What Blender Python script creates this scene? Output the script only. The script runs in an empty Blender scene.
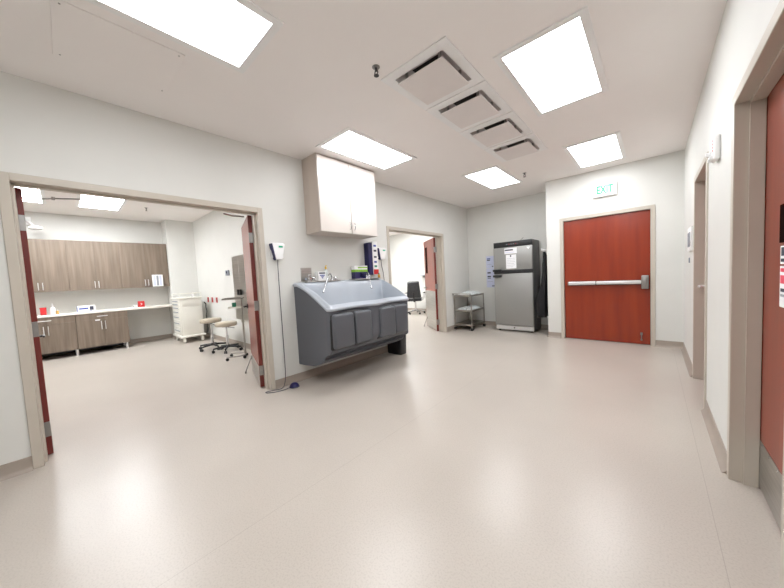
import bpy, bmesh, math, random
from mathutils import Matrix, Vector
random.seed(7)
PI = math.pi
SC = bpy.context.scene
COL = SC.collection

# ------------------------------------------------------------------ room dimensions (metres)
H = 2.905            # ceiling of the corridor room
H1 = 3.02            # ceiling of the treatment room on the left
XR = 3.817           # right wall
YB = 6.847           # back wall of the alcove
YE = 6.082           # wall with the exit door
XA = 1.989           # corner between alcove and exit wall
DH = 2.134           # door height
FW = 0.056           # face width of the door frames
A0, A1 = -0.193, 1.588      # double door opening on the left wall
B0, B1 = 3.884, 5.630       # second double door opening
E0, E1 = 2.265, 3.448       # exit door opening
C0, C1 = 3.663, 4.566       # recessed door on the right wall
D0, D1 = 1.60, 2.525        # near door on the right wall
WT = 0.16            # wall thickness
YN = -2.2            # wall behind the camera
X1 = -6.08           # far wall of the treatment room
Y1R = 2.42           # right wall of the treatment room
Y2N, Y2F, X2 = 3.2, 8.6, -5.0   # second room

def lin(r, g, b):
    f = lambda c: (c/255/12.92) if c/255 <= .04045 else ((c/255+.055)/1.055)**2.4
    return (f(r), f(g), f(b), 1.0)

# ------------------------------------------------------------------ materials
def mat(name, col, rough=.5, metal=0., var=None, scale=(4, 4, 4), bump=0., coat=0., coatr=.1, spec=.5,
        emit=None, trans=0., detail=4., rvar=0., ncut=(.3, .7), alpha=1.):
    m = bpy.data.materials.new(name); m.use_nodes = True
    nt = m.node_tree; b = nt.nodes['Principled BSDF']
    b.inputs['Base Color'].default_value = col
    b.inputs['Roughness'].default_value = rough
    b.inputs['Metallic'].default_value = metal
    b.inputs['Specular IOR Level'].default_value = spec
    b.inputs['Coat Weight'].default_value = coat
    b.inputs['Coat Roughness'].default_value = coatr
    b.inputs['Transmission Weight'].default_value = trans
    b.inputs['Alpha'].default_value = alpha
    if emit:
        b.inputs['Emission Color'].default_value = emit[0]
        b.inputs['Emission Strength'].default_value = emit[1]
    tc = nt.nodes.new('ShaderNodeTexCoord'); mp = nt.nodes.new('ShaderNodeMapping')
    mp.inputs['Scale'].default_value = scale
    nt.links.new(tc.outputs['Object'], mp.inputs['Vector'])
    n = nt.nodes.new('ShaderNodeTexNoise'); n.inputs['Detail'].default_value = detail
    n.inputs['Scale'].default_value = 1.0
    nt.links.new(mp.outputs['Vector'], n.inputs['Vector'])
    if var:
        r = nt.nodes.new('ShaderNodeValToRGB')
        r.color_ramp.elements[0].position = ncut[0]; r.color_ramp.elements[0].color = col
        r.color_ramp.elements[1].position = ncut[1]; r.color_ramp.elements[1].color = var
        nt.links.new(n.outputs['Fac'], r.inputs['Fac'])
        nt.links.new(r.outputs['Color'], b.inputs['Base Color'])
    if rvar:
        mr = nt.nodes.new('ShaderNodeMapRange')
        mr.inputs['To Min'].default_value = rough-rvar; mr.inputs['To Max'].default_value = rough+rvar
        nt.links.new(n.outputs['Fac'], mr.inputs['Value'])
        nt.links.new(mr.outputs['Result'], b.inputs['Roughness'])
    if bump:
        bp = nt.nodes.new('ShaderNodeBump'); bp.inputs['Strength'].default_value = bump
        bp.inputs['Distance'].default_value = .002
        nt.links.new(n.outputs['Fac'], bp.inputs['Height'])
        nt.links.new(bp.outputs['Normal'], b.inputs['Normal'])
    return m

def floor_material():
    m = mat('vinyl_floor', lin(208, 201, 193), .3, spec=.62, coat=0.0)
    nt = m.node_tree; b = nt.nodes['Principled BSDF']; N = nt.nodes; L = nt.links
    tc = N.new('ShaderNodeTexCoord')
    def noise(scale, detail=3.):
        n = N.new('ShaderNodeTexNoise'); n.inputs['Scale'].default_value = scale; n.inputs['Detail'].default_value = detail
        L.new(tc.outputs['Object'], n.inputs['Vector']); return n
    big = noise(1.1, 5); fine = noise(120, 2); mid = noise(9, 6)
    def ramp(n, p0, c0, p1, c1):
        r = N.new('ShaderNodeValToRGB'); r.color_ramp.elements[0].position = p0; r.color_ramp.elements[0].color = c0
        r.color_ramp.elements[1].position = p1; r.color_ramp.elements[1].color = c1
        L.new(n.outputs['Fac'], r.inputs['Fac']); return r
    base = ramp(big, .35, lin(181, 173, 164), .65, lin(187, 179, 170))
    sp = ramp(fine, .36, (.80, .79, .78, 1), .52, (1, 1, 1, 1))
    mx = N.new('ShaderNodeMix'); mx.data_type = 'RGBA'; mx.blend_type = 'MULTIPLY'; mx.inputs[0].default_value = .5
    L.new(base.outputs['Color'], mx.inputs[6]); L.new(sp.outputs['Color'], mx.inputs[7])
    # welded seams between the vinyl sheets: thin lines along y at x = 1.857 and 3.795
    sx = N.new('ShaderNodeSeparateXYZ'); L.new(tc.outputs['Object'], sx.inputs[0])
    prev = None
    for xs in (1.857, 3.70):
        a = N.new('ShaderNodeMath'); a.operation = 'SUBTRACT'; a.inputs[1].default_value = xs; L.new(sx.outputs['X'], a.inputs[0])
        c = N.new('ShaderNodeMath'); c.operation = 'ABSOLUTE'; L.new(a.outputs[0], c.inputs[0])
        d = N.new('ShaderNodeMath'); d.operation = 'LESS_THAN'; d.inputs[1].default_value = .0016; L.new(c.outputs[0], d.inputs[0])
        if prev is None: prev = d
        else:
            e = N.new('ShaderNodeMath'); e.operation = 'MAXIMUM'; L.new(prev.outputs[0], e.inputs[0]); L.new(d.outputs[0], e.inputs[1]); prev = e
    f = N.new('ShaderNodeMath'); f.operation = 'MULTIPLY'; f.inputs[1].default_value = .33; L.new(prev.outputs[0], f.inputs[0])
    m2 = N.new('ShaderNodeMix'); m2.data_type = 'RGBA'; L.new(f.outputs[0], m2.inputs[0])
    L.new(mx.outputs[2], m2.inputs[6]); m2.inputs[7].default_value = lin(120, 108, 98)
    L.new(m2.outputs[2], b.inputs['Base Color'])
    mr = N.new('ShaderNodeMapRange'); mr.inputs['To Min'].default_value = .285; mr.inputs['To Max'].default_value = .32
    L.new(big.outputs['Fac'], mr.inputs['Value']); L.new(mr.outputs['Result'], b.inputs['Roughness'])
    return m

M = {}
M['floor'] = floor_material()
M['wall'] = mat('wall_paint', lin(217, 217, 213), .6, var=lin(214, 214, 210), scale=(3, 3, 3), bump=.03)
M['ceil'] = mat('ceiling_paint', lin(241, 237, 235), .8, var=lin(239, 235, 233), scale=(2, 2, 2))
M['base'] = mat('baseboard_vinyl', lin(160, 149, 138), .45, var=lin(154, 143, 133), scale=(6, 6, 6))
M['frame'] = mat('frame_enamel', lin(192, 184, 172), .38, var=lin(189, 181, 169), scale=(5, 5, 5))
M['red'] = mat('cherry_veneer', lin(126, 34, 4), .4, var=lin(148, 50, 10), scale=(9, 9, .7), coat=.65, coatr=.2, bump=.0, detail=6, spec=.3)
M['rededge'] = mat('cherry_edge', lin(112, 38, 30), .45, var=lin(100, 32, 26), scale=(30, 30, 2))
M['wood'] = mat('oak_laminate', lin(108, 95, 82), .5, var=lin(132, 118, 104), scale=(22, 22, 1.1), detail=6)
M['white_lam'] = mat('white_laminate', lin(205, 197, 191), .3, var=lin(202, 194, 188), scale=(3, 3, 3), coat=.3, coatr=.15)
M['taupe_lam'] = mat('taupe_laminate', lin(196, 184, 174), .4, var=lin(190, 178, 168), scale=(18, 18, 1.5))
M['counter'] = mat('countertop_laminate', lin(238, 234, 226), .35, var=lin(232, 228, 220), scale=(40, 40, 40))
M['steel'] = mat('brushed_steel', lin(190, 188, 184), .32, 1., var=lin(175, 173, 170), scale=(2, 2, 60), rvar=.06)
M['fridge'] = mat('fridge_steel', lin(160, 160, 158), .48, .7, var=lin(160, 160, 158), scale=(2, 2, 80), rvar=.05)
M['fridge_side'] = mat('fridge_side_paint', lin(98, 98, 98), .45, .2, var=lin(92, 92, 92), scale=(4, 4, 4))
M['chrome'] = mat('chrome', lin(220, 220, 222), .1, 1., var=lin(212, 212, 214), scale=(9, 9, 9))
M['faucetsteel'] = mat('faucet_steel', lin(176, 176, 178), .25, 1., var=lin(168, 168, 170), scale=(9, 9, 9))
M['hinge'] = mat('satin_nickel', lin(160, 158, 155), .45, 1., var=lin(150, 148, 145), scale=(9, 9, 9))
M['alu'] = mat('satin_aluminium', lin(226, 226, 226), .4, .7, var=lin(222, 222, 222), scale=(4, 3, 3))
M['sink'] = mat('grey_sink_shell', lin(86, 89, 96), .42, var=lin(90, 93, 100), scale=(200, 200, 200), bump=.03)
M['basin'] = mat('pale_sink_basin', lin(176, 183, 192), .3, var=lin(172, 179, 188), scale=(150, 150, 150), coat=.2)
M['pad'] = mat('grey_knee_pad', lin(84, 87, 93), .35, var=lin(88, 91, 97), scale=(150, 150, 150), bump=.04)
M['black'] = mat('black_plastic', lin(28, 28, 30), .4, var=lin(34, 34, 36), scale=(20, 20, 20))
M['blackcloth'] = mat('black_cloth', lin(14, 14, 16), .9, var=lin(22, 22, 25), scale=(14, 14, 14), bump=.2)
M['white'] = mat('white_plastic', lin(238, 238, 238), .35, var=lin(233, 233, 233), scale=(6, 6, 6))
M['paper'] = mat('paper', lin(240, 240, 242), .8, var=lin(235, 235, 238), scale=(10, 10, 10))
M['bluepaper'] = mat('pale_blue_paper', lin(205, 210, 232), .8, var=lin(198, 204, 228), scale=(10, 10, 10))
M['ink'] = mat('dark_ink', lin(60, 62, 78), .8, var=lin(66, 68, 84), scale=(40, 40, 40))
M['navy'] = mat('navy_plastic', lin(32, 32, 84), .35, var=lin(28, 28, 76), scale=(9, 9, 9))
M['blue'] = mat('blue_print', lin(62, 80, 160), .6, var=lin(56, 74, 150), scale=(9, 9, 9))
M['green'] = mat('green_print', lin(140, 190, 60), .6, var=lin(132, 182, 56), scale=(9, 9, 9))
M['exitgreen'] = mat('exit_green', lin(60, 180, 140), .6, var=lin(56, 174, 136), scale=(9, 9, 9))
M['redp'] = mat('red_plastic', lin(196, 36, 40), .4, var=lin(186, 32, 36), scale=(9, 9, 9))
M['amber'] = mat('amber_liquid', lin(196, 150, 70), .25, var=lin(188, 142, 64), scale=(9, 9, 9))
M['yellow'] = mat('yellow_cap', lin(222, 180, 60), .4, var=lin(214, 172, 56), scale=(9, 9, 9))
M['teal'] = mat('green_pump', lin(52, 140, 110), .4, var=lin(48, 132, 104), scale=(9, 9, 9))
M['cartwhite'] = mat('cart_enamel', lin(232, 230, 222), .35, var=lin(227, 225, 217), scale=(5, 5, 5))
M['stoolseat'] = mat('stool_vinyl', lin(188, 177, 158), .45, var=lin(182, 171, 152), scale=(12, 12, 12))
M['leather'] = mat('black_leather', lin(40, 41, 44), .4, var=lin(52, 53, 56), scale=(20, 20, 20), bump=.1)
M['cartsteel'] = mat('cart_steel', lin(172, 168, 162), .35, 1., var=lin(160, 156, 150), scale=(9, 9, 9))
M['clear'] = mat('clear_wrap', lin(236, 240, 240), .2, var=lin(206, 214, 214), scale=(30, 30, 30), trans=.15, bump=.5)
M['rubber'] = mat('grey_rubber', lin(70, 70, 72), .6, var=lin(64, 64, 66), scale=(20, 20, 20))
M['cable'] = mat('tube_grey', lin(72, 72, 84), .5, var=lin(66, 66, 78), scale=(20, 20, 20))
M['dark'] = mat('dark_duct', lin(70, 66, 64), .7, var=lin(60, 57, 55), scale=(8, 8, 8))
M['glass'] = mat('dark_vision_glass', lin(34, 22, 20), .7, var=lin(36, 22, 20), scale=(4, 4, 4), spec=0.)
M['switchgrey'] = mat('grey_faceplate', lin(150, 156, 166), .4, var=lin(144, 150, 160), scale=(9, 9, 9))
M['lens2'] = mat('bright_lit_diffuser', lin(250, 250, 250), .5, emit=((.955, .975, 1, 1), 25.0), var=lin(246, 246, 246), scale=(5, 5, 5))
M['lens3'] = mat('brightest_lit_diffuser', lin(250, 250, 250), .5, emit=((.97, .985, 1, 1), 36.0), var=lin(246, 246, 246), scale=(5, 5, 5))
M['lens'] = mat('lit_diffuser', lin(250, 250, 250), .5, emit=((.955, .975, 1, 1), 12.2), var=lin(246, 246, 246), scale=(5, 5, 5))
M['trimw'] = mat('light_trim_enamel', lin(226, 220, 218), .4, var=lin(222, 216, 214), scale=(6, 6, 6))
M['pink'] = mat('sign_pink_print', lin(226, 70, 96), .6, var=lin(216, 64, 90), scale=(9, 9, 9))

# ------------------------------------------------------------------ mesh builder
class MB:
    def __init__(s, X=None):
        s.bm = bmesh.new(); s.X = X
    def _fin(s, verts, X=None):
        if X is not None:
            for v in verts: v.co = X @ v.co
    def box(s, x0, x1, y0, y1, z0, z1, bev=0., seg=2, X=None):
        g = bmesh.ops.create_cube(s.bm, size=1.)
        vs = g['verts']
        for v in vs:
            v.co = Vector(((x0+x1)/2+v.co.x*(x1-x0), (y0+y1)/2+v.co.y*(y1-y0), (z0+z1)/2+v.co.z*(z1-z0)))
        if X is not None:
            for v in vs: v.co = X @ v.co
        if bev > 0:
            es = list({e for v in vs for e in v.link_edges})
            bmesh.ops.bevel(s.bm, geom=es, offset=min(bev, .49*min(abs(x1-x0), abs(y1-y0), abs(z1-z0))), segments=seg, profile=.5, affect='EDGES')
        return s
    def tube(s, pts, r, n=10, closed=False):
        pts = [Vector(p) for p in pts]
        rs = r if isinstance(r, (list, tuple)) else [r]*len(pts)
        rings = []; ref = None
        for i, p in enumerate(pts):
            if closed: t = pts[(i+1) % len(pts)]-pts[i-1]
            else: t = pts[min(i+1, len(pts)-1)]-pts[max(i-1, 0)]
            t.normalize()
            if ref is None:
                ref = Vector((0, 0, 1)) if abs(t.z) < .9 else Vector((1, 0, 0))
            a = (ref-t*ref.dot(t))
            if a.length < 1e-5: a = t.orthogonal()
            a.normalize(); ref = a; b = t.cross(a)
            rings.append([s.bm.verts.new(p+(a*math.cos(2*PI*k/n)+b*math.sin(2*PI*k/n))*rs[i]) for k in range(n)])
        m = len(rings)
        for i in range(m if closed else m-1):
            A, B = rings[i], rings[(i+1) % m]
            for k in range(n):
                s.bm.faces.new((A[k], A[(k+1) % n], B[(k+1) % n], B[k]))
        if not closed:
            s.bm.faces.new(rings[0][::-1]); s.bm.faces.new(rings[-1])
        return s
    def cyl(s, p0, p1, r, n=16): return s.tube([p0, p1], r, n)
    def lathe(s, prof, c=(0, 0, 0), n=24, sx=1., sy=1.):
        """prof: list of (radius, z)"""
        rings = []
        for (r, z) in prof:
            r = max(r, 1e-4)
            rings.append([s.bm.verts.new((c[0]+r*sx*math.cos(2*PI*k/n), c[1]+r*sy*math.sin(2*PI*k/n), c[2]+z)) for k in range(n)])
        for A, B in zip(rings, rings[1:]):
            for k in range(n):
                s.bm.faces.new((A[k], A[(k+1) % n], B[(k+1) % n], B[k]))
        s.bm.faces.new(rings[0][::-1]); s.bm.faces.new(rings[-1])
        return s
    def prism(s, poly, f0, f1):
        """poly: list of 2-D points; f0/f1 map a point to 3-D at the two ends"""
        a = [s.bm.verts.new(f0(p)) for p in poly]; b = [s.bm.verts.new(f1(p)) for p in poly]
        n = len(poly)
        s.bm.faces.new(a); s.bm.faces.new(b[::-1])
        for k in range(n): s.bm.faces.new((a[k], b[k], b[(k+1) % n], a[(k+1) % n]))
        return s
    def quad(s, *p):
        s.bm.faces.new([s.bm.verts.new(q) for q in p]); return s
    def build(s, name, m, parent=None, off=None, smooth=None, X=None):
        X = X if X is not None else s.X
        if X is not None:
            for v in s.bm.verts: v.co = X @ v.co
        if off is None and parent is not None:
            root = parent
            while root.parent: root = root.parent
            off = root.get('origin')
        if off is not None:
            o = Vector(off)
            for v in s.bm.verts: v.co -= o
        bmesh.ops.recalc_face_normals(s.bm, faces=s.bm.faces)
        me = bpy.data.meshes.new(name)
        for f in s.bm.faces: f.smooth = True
        lim = math.radians(40 if smooth is None else smooth)
        for e in s.bm.edges:
            if len(e.link_faces) == 2:
                if e.calc_face_angle(0) > lim: e.smooth = False
            else: e.smooth = False
        s.bm.to_mesh(me); s.bm.free()
        ob = bpy.data.objects.new(name, me); COL.objects.link(ob)
        if m is not None: me.materials.append(M[m] if isinstance(m, str) else m)
        if parent is not None: ob.parent = parent
        return ob

def smooth_path(pts, n=6):
    P = [Vector(p) for p in pts]; out = []
    for i in range(len(P)-1):
        p0 = P[max(i-1, 0)]; p1 = P[i]; p2 = P[i+1]; p3 = P[min(i+2, len(P)-1)]
        for k in range(n):
            u = k/n
            out.append(.5*((2*p1)+(-p0+p2)*u+(2*p0-5*p1+4*p2-p3)*u*u+(-p0+3*p1-3*p2+p3)*u**3))
    out.append(P[-1]); return out
def tag(o, label, cat, group=None):
    o['label'] = label; o['category'] = cat
    if group: o['group'] = group
    return o
ORG = {}
def thing(name, label, cat, loc=(0, 0, 0), group=None, rz=0.):
    """Empty at the thing's base; parts are modelled in world coordinates and stored relative to it"""
    o = bpy.data.objects.new(name, None); COL.objects.link(o)
    o.location = loc; o.empty_display_size = .05
    o['origin'] = list(loc)
    return tag(o, label, cat, group)
def lthing(name, label, cat, loc=(0, 0, 0), rz=0., group=None):
    """Empty whose parts are modelled around (0,0,0)"""
    o = bpy.data.objects.new(name, None); COL.objects.link(o)
    o.location = loc; o.rotation_euler = (0, 0, rz); o.empty_display_size = .05
    o['origin'] = [0., 0., 0.]
    return tag(o, label, cat, group)
def dup(root, loc, rz, label, group=None):
    r = root.copy(); COL.objects.link(r); r.location = loc; r.rotation_euler = (0, 0, rz); r['label'] = label
    if group: r['group'] = group
    for ch in list(root.children):
        c = ch.copy(); COL.objects.link(c); c.parent = r
        for g in list(ch.children):
            d = g.copy(); COL.objects.link(d); d.parent = c
    return r
def structure(name, mb, m, parent=None, smooth=None):
    o = mb.build(name, m, parent, smooth=smooth)
    o['kind'] = 'structure'; return o
def struct_root(name, loc=(0, 0, 0)):
    o = bpy.data.objects.new(name, None); COL.objects.link(o); o.location = loc; o['origin'] = list(loc); o['kind'] = 'structure'
    return o

def slab(axis, lo, hi, u0, u1, v0, v1, holes=()):
    """plate perpendicular to axis between lo and hi, spanning u,v (the other two axes in x,y,z order), with holes (u0,u1,v0,v1)"""
    mb = MB(); bm = mb.bm
    us = sorted({u0, u1, *[h[i] for h in holes for i in (0, 1) if u0 < h[i] < u1]})
    vs = sorted({v0, v1, *[h[i] for h in holes for i in (2, 3) if v0 < h[i] < v1]})
    def P(a, u, v):
        return {'x': (a, u, v), 'y': (u, a, v), 'z': (u, v, a)}[axis]
    def solid(i, j):
        if i < 0 or j < 0 or i >= len(us)-1 or j >= len(vs)-1: return False
        cu, cv = (us[i]+us[i+1])/2, (vs[j]+vs[j+1])/2
        return not any(h[0] < cu < h[1] and h[2] < cv < h[3] for h in holes)
    for i in range(len(us)-1):
        for j in range(len(vs)-1):
            if not solid(i, j): continue
            a, b, c, d = us[i], us[i+1], vs[j], vs[j+1]
            for w in (lo, hi): mb.quad(P(w, a, c), P(w, b, c), P(w, b, d), P(w, a, d))
            if not solid(i-1, j): mb.quad(P(lo, a, c), P(hi, a, c), P(hi, a, d), P(lo, a, d))
            if not solid(i+1, j): mb.quad(P(lo, b, c), P(hi, b, c), P(hi, b, d), P(lo, b, d))
            if not solid(i, j-1): mb.quad(P(lo, a, c), P(hi, a, c), P(hi, b, c), P(lo, b, c))
            if not solid(i, j+1): mb.quad(P(lo, a, d), P(hi, a, d), P(hi, b, d), P(lo, b, d))
    bmesh.ops.remove_doubles(bm, verts=bm.verts, dist=1e-5)
    return mb

# ------------------------------------------------------------------ the setting
structure('floor', slab('z', -.12, 0, X1-.2, XR+.5, YN-.2, Y2F+.2), 'floor')
DIFF_X = (1.815, 2.425)
DIFF_Y = [(1.850, 2.470), (2.485, 3.120), (3.150, 3.785), (3.815, 4.455)]
holes = [(DIFF_X[0]+.082, DIFF_X[1]-.072, (a+b)/2-.228, (a+b)/2+.228) for a, b in DIFF_Y]
structure('ceiling', slab('z', H, H+.1, 0, XR+.3, YN, YB+.1, holes), 'ceil')
structure('wall_left', slab('x', -WT, 0, YN, YB+.1, 0, H1+.1, [(A0-FW, A1+FW, -1, DH+FW), (B0-FW, B1+FW, -1, DH+FW)]), 'wall')
structure('wall_back', slab('y', YB, YB+.1, 0, XA, 0, H), 'wall')
structure('wall_exit', slab('y', YE, YE+.14, XA, XR, 0, H, [(E0-FW, E1+FW, -1, DH+FW)]), 'wall')
structure('wall_alcove', slab('x', XA, XA+.1, YE+.14, YB, 0, H), 'wall')
structure('wall_right', slab('x', XR, XR+.22, YN, YE+.14, 0, H, [(C0-FW, C1+FW, -1, DH+FW), (D0-FW, D1+FW, -1, DH+FW)]), 'wall')
structure('wall_rear', slab('y', YN-.1, YN, 0, XR, 0, H), 'wall')
structure('wall_far', slab('x', XR+.30, XR+.36, 1.2, YE, 0, H), 'wall')
# treatment room
structure('ceiling_treatment', slab('z', H1, H1+.08, X1, -WT, YN, Y1R), 'ceil')
structure('wall_treatment_back', slab('x', X1-.1, X1, YN, Y1R, 0, H1), 'wall')
structure('wall_treatment_right', slab('y', Y1R, Y1R+.1, X1, -WT, 0, H1), 'wall')
structure('wall_treatment_left', slab('y', YN-.1, YN, X1, -WT, 0, H1), 'wall')
PX, PY = -5.62, 1.83
structure('wall_pillar', MB().box(X1, PX, PY, Y1R, 0, H1), 'wall')
# second room
structure('ceiling_office', slab('z', H, H+.08, X2, -WT, Y2N, Y2F), 'ceil')
structure('wall_office_back', slab('y', Y2F, Y2F+.1, X2, 0, 0, H), 'wall')
structure('wall_office_left', slab('x', X2-.1, X2, Y2N, Y2F, 0, H), 'wall')
structure('wall_office_near', slab('y', Y2N-.1, Y2N, X2, -WT, 0, H), 'wall')
structure('wall_office_right', slab('x', -WT, -.06, YB+.1, Y2F, 0, H), 'wall')

def baseboard(name, runs):
    """coved vinyl base; runs: (p0, p1, nx, ny) with the wall normal"""
    mb = MB()
    prof = [(0, 0), (.034, 0), (.018, .012), (.008, .03), (.006, .1), (0, .102)]
    for (x0, y0, x1, y1, nx, ny) in runs:
        mb.prism(prof, lambda p: (x0+nx*p[0], y0+ny*p[0], p[1]), lambda p: (x1+nx*p[0], y1+ny*p[0], p[1]))
    return structure(name, mb, 'base')
baseboard('baseboard_left', [(0, YN, 0, A0-FW, 1, 0), (0, A1+FW, 0, B0-FW, 1, 0), (0, B1+FW, 0, YB, 1, 0)])
baseboard('baseboard_back', [(0, YB, XA, YB, 0, -1)])
baseboard('baseboard_exit', [(XA, YE, E0-FW, YE, 0, -1), (E1+FW, YE, XR, YE, 0, -1)])
baseboard('baseboard_alcove', [(XA, YE, XA, YB, -1, 0)])
baseboard('baseboard_right', [(XR, C1+FW, XR, YE, -1, 0), (XR, D1+FW, XR, C0-FW, -1, 0), (XR, YN, XR, D0-FW, -1, 0)])
baseboard('baseboard_treatment', [(X1, YN, X1, PY, 1, 0), (PX, PY, PX, Y1R, 1, 0), (X1, PY, PX, PY, 0, -1), (PX, Y1R, -WT, Y1R, 0, -1)])
baseboard('baseboard_office', [(X2, Y2F, -WT, Y2F, 0, -1), (X2, Y2N, X2, Y2F, 1, 0)])

def frame_mesh(axis, o0, o1, f, b, stop=None, h=DH, e=.012):
    """hollow metal frame; axis of the wall normal, opening o0..o1, front face f, back face b (coordinates along the normal)"""
    mb = MB(); s = 1 if f > b else -1
    F, Bk = f+s*e, b-s*e
    lo, hi = min(F, Bk), max(F, Bk)
    def bx(n0, n1, t0, t1, z0, z1, bev=.003):
        if axis == 'x': mb.box(n0, n1, t0, t1, z0, z1, bev, 1)
        else: mb.box(t0, t1, n0, n1, z0, z1, bev, 1)
    bx(lo, hi, o0-FW, o0, 0, h+FW); bx(lo, hi, o1, o1+FW, 0, h+FW); bx(lo, hi, o0, o1, h, h+FW)
    if stop:
        a, c = stop
        bx(a, c, o0, o0+.014, 0, h, 0); bx(a, c, o1-.014, o1, 0, h, 0); bx(a, c, o0, o1, h-.014, h, 0)
    return mb

def leaf_X(hx, hy, ang):
    """leaf frame: local x along the leaf from the hinge, local y = thickness (0..0.045), placed at the hinge and turned"""
    return Matrix.Translation((hx, hy, 0)) @ Matrix.Rotation(ang, 4, 'Z')
def strap_hinges(parent, X, side=-1, zs=(.22, 1.03, 1.86)):
    for z in zs:
        mb = MB(); yb = -.010 if side < 0 else .055
        mb.box(-.004, .0005, 0, .045, z-.06, z+.06, .001, 1); mb.box(-.005, -.002, min(yb, .02), max(yb, .02), z-.06, z+.06); mb.cyl((-.006, yb, z-.06), (-.006, yb, z+.06), .008, 10)
        mb.build('hinge', 'hinge', parent, X=X)

# ---- door 1: double door into the treatment room
d1 = struct_root('door_1')
frame_mesh('x', A0, A1, 0, -WT, (-WT+.05, -WT+.10)).build('door_frame', 'frame', d1)
# left leaf: hinge at y=A0, opened past 90 degrees, running into the room
def door_leaf(root, X, W, kick=.0, lite=False, closer=None, kickside=(1,), flip=1, lever=True, lever_m='hinge', holder=0, barrel=-1, lz=.98):
    lf = MB().box(0, W, 0, .045, .012, DH-.006, .002, 1).build('door_leaf', 'red', root, X=X)
    MB().box(-.0015, .001, .002, .043, .014, DH-.008).build('leaf_edge', 'rededge', lf, X=X)
    if kick:
        mb = MB()
        for sd in kickside:
            if sd > 0: mb.box(.02, W-.02, .045, .0475, .02, kick)
            else: mb.box(.02, W-.02, -.0025, 0, .02, kick)
        mb.build('kick_plate', 'steel', lf, X=X)
    if lite:
        MB().box(W-.29, W-.15, -.006, .051, 1.34, 1.97).build('vision_window', 'glass', lf, X=X)
    if lever:
        for sd in (0, 1):
            y0, d = (.045, 1) if sd else (0, -1)
            mb = MB(); mb.cyl((W-.07, y0, lz), (W-.07, y0+d*.012, lz), .032, 20)
            mb.cyl((W-.07, y0, lz), (W-.07, y0+d*.06, lz), .011, 12)
            mb.tube([(W-.065, y0+d*.055, lz), (W-.10, y0+d*.058, lz), (W-.19, y0+d*.052, lz)], [.011, .010, .008], 10)
            mb.build('lever_handle', lever_m, lf, X=X)
    if closer:
        y0, d = closer
        mb = MB(); mb.box(.04, .30, min(y0, y0+d*.055), max(y0, y0+d*.055), DH-.15, DH-.09, .008, 2)
        mb.build('door_closer', 'hinge', lf, X=X)
    if holder:
        y0, d = (.045, 1) if holder > 0 else (0, -1)
        mb = MB(); mb.box(W-.12, W-.07, min(y0, y0+d*.02), max(y0, y0+d*.02), .20, .25, .003, 1)
        mb.tube([(W-.095, y0+d*.015, .225), (W-.10, y0+d*.06, .12), (W-.105, y0+d*.10, .03)], .007, 8)
        mb.cyl((W-.105, y0+d*.10, .008), (W-.105, y0+d*.10, .035), .013, 10)
        mb.build('door_holder', 'hinge', lf, X=X)
    strap_hinges(lf, X, barrel)
    return lf
HX = -WT-.004
angL = math.radians(180+4.5)
XL = leaf_X(HX, A0+.043, angL)          # local +y points to -y world
XL = XL @ Matrix.Translation((0, 0, 0))
lf = door_leaf(d1, XL, .885, kick=.25, kickside=(-1,), lever_m='black', barrel=1, lz=.90)
mb = MB()                                # closer arm reaching the head of the frame
mb.tube([(HX-.30, A0+.05, DH-.028), (HX-.16, A0+.20, DH-.026), (HX-.02, A0+.50, DH-.02)], .006, 8)
mb.cyl((HX-.16, A0+.20, DH-.038), (HX-.16, A0+.20, DH-.014), .011, 10)
mb.build('closer_arm', 'hinge', d1)
# right leaf: hinge at y=A1
angR = math.radians(180-17.0)
XRr = leaf_X(HX, A1-.002, angR)
lf = door_leaf(d1, XRr, .885, kick=.27, kickside=(1,), lever_m='black', holder=1, barrel=-1)
mb = MB()
mb.tube([(HX-.14, A1-.03, DH+.0), (HX-.14, A1-.17, DH-.005), (HX-.02, A1-.30, DH-.018)], .009, 8)
mb.build('closer_arm', 'hinge', d1)

# ---- door 2: double door into the office
d2 = struct_root('door_2')
frame_mesh('x', B0, B1, 0, -WT, (-WT+.05, -WT+.10)).build('door_frame', 'frame', d2)
ang2 = math.atan2(6.125-5.60, -.80+.17)
X2l = leaf_X(HX, B1-.014, ang2) @ Matrix.Translation((0, -.0, 0))
door_leaf(d2, X2l, .865, kick=.92, kickside=(1,), lite=True, holder=1)
# ---- door 3: the exit door, shut
d3 = struct_root('door_3')
frame_mesh('y', E0, E1, YE, YE+.14, (YE+.075, YE+.10)).build('door_frame', 'frame', d3)
lf = MB().box(E0+.003, E1-.003, YE+.028, YE+.073, .012, DH-.003, .002, 1).build('door_leaf', 'red', d3)
yl = YE+.028
mb = MB(); mb.box(E0+.075, E0+.475, yl-.062, yl-.012, .983, 1.043, .012, 3); mb.build('bar_cover', 'alu', lf)
mb = MB(); mb.box(E0+.482, E1-.11, yl-.068, yl-.016, .985, 1.041, .012, 3); mb.build('push_bar', 'alu', lf)
mb = MB(); mb.box(E0+.085, E1-.10, yl-.014, yl, .975, 1.048, .002, 1); mb.build('bar_base', 'rubber', lf)
mb = MB(); mb.box(E1-.11, E1-.022, yl-.075, yl, .905, 1.118, .012, 3); mb.box(E1-.085, E1-.045, yl-.082, yl-.07, .94, 1.08, .006, 2); mb.build('latch_case', 'hinge', lf)
mb = MB(); mb.box(E0+.06, E0+.082, yl-.05, yl, .98, 1.046, .008, 2); mb.build('bar_end_cap', 'hinge', lf)
mb = MB(); mb.box(E1-.125, E1-.095, yl-.018, yl, .16, .20, .003, 1); mb.tube([(E1-.11, yl-.014, .18), (E1-.11, yl-.03, .14), (E1-.11, yl-.022, .09)], .007, 8)
mb.cyl((E1-.11, yl-.024, .075), (E1-.11, yl-.024, .10), .012, 10); mb.build('door_holder', 'hinge', lf)
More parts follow.
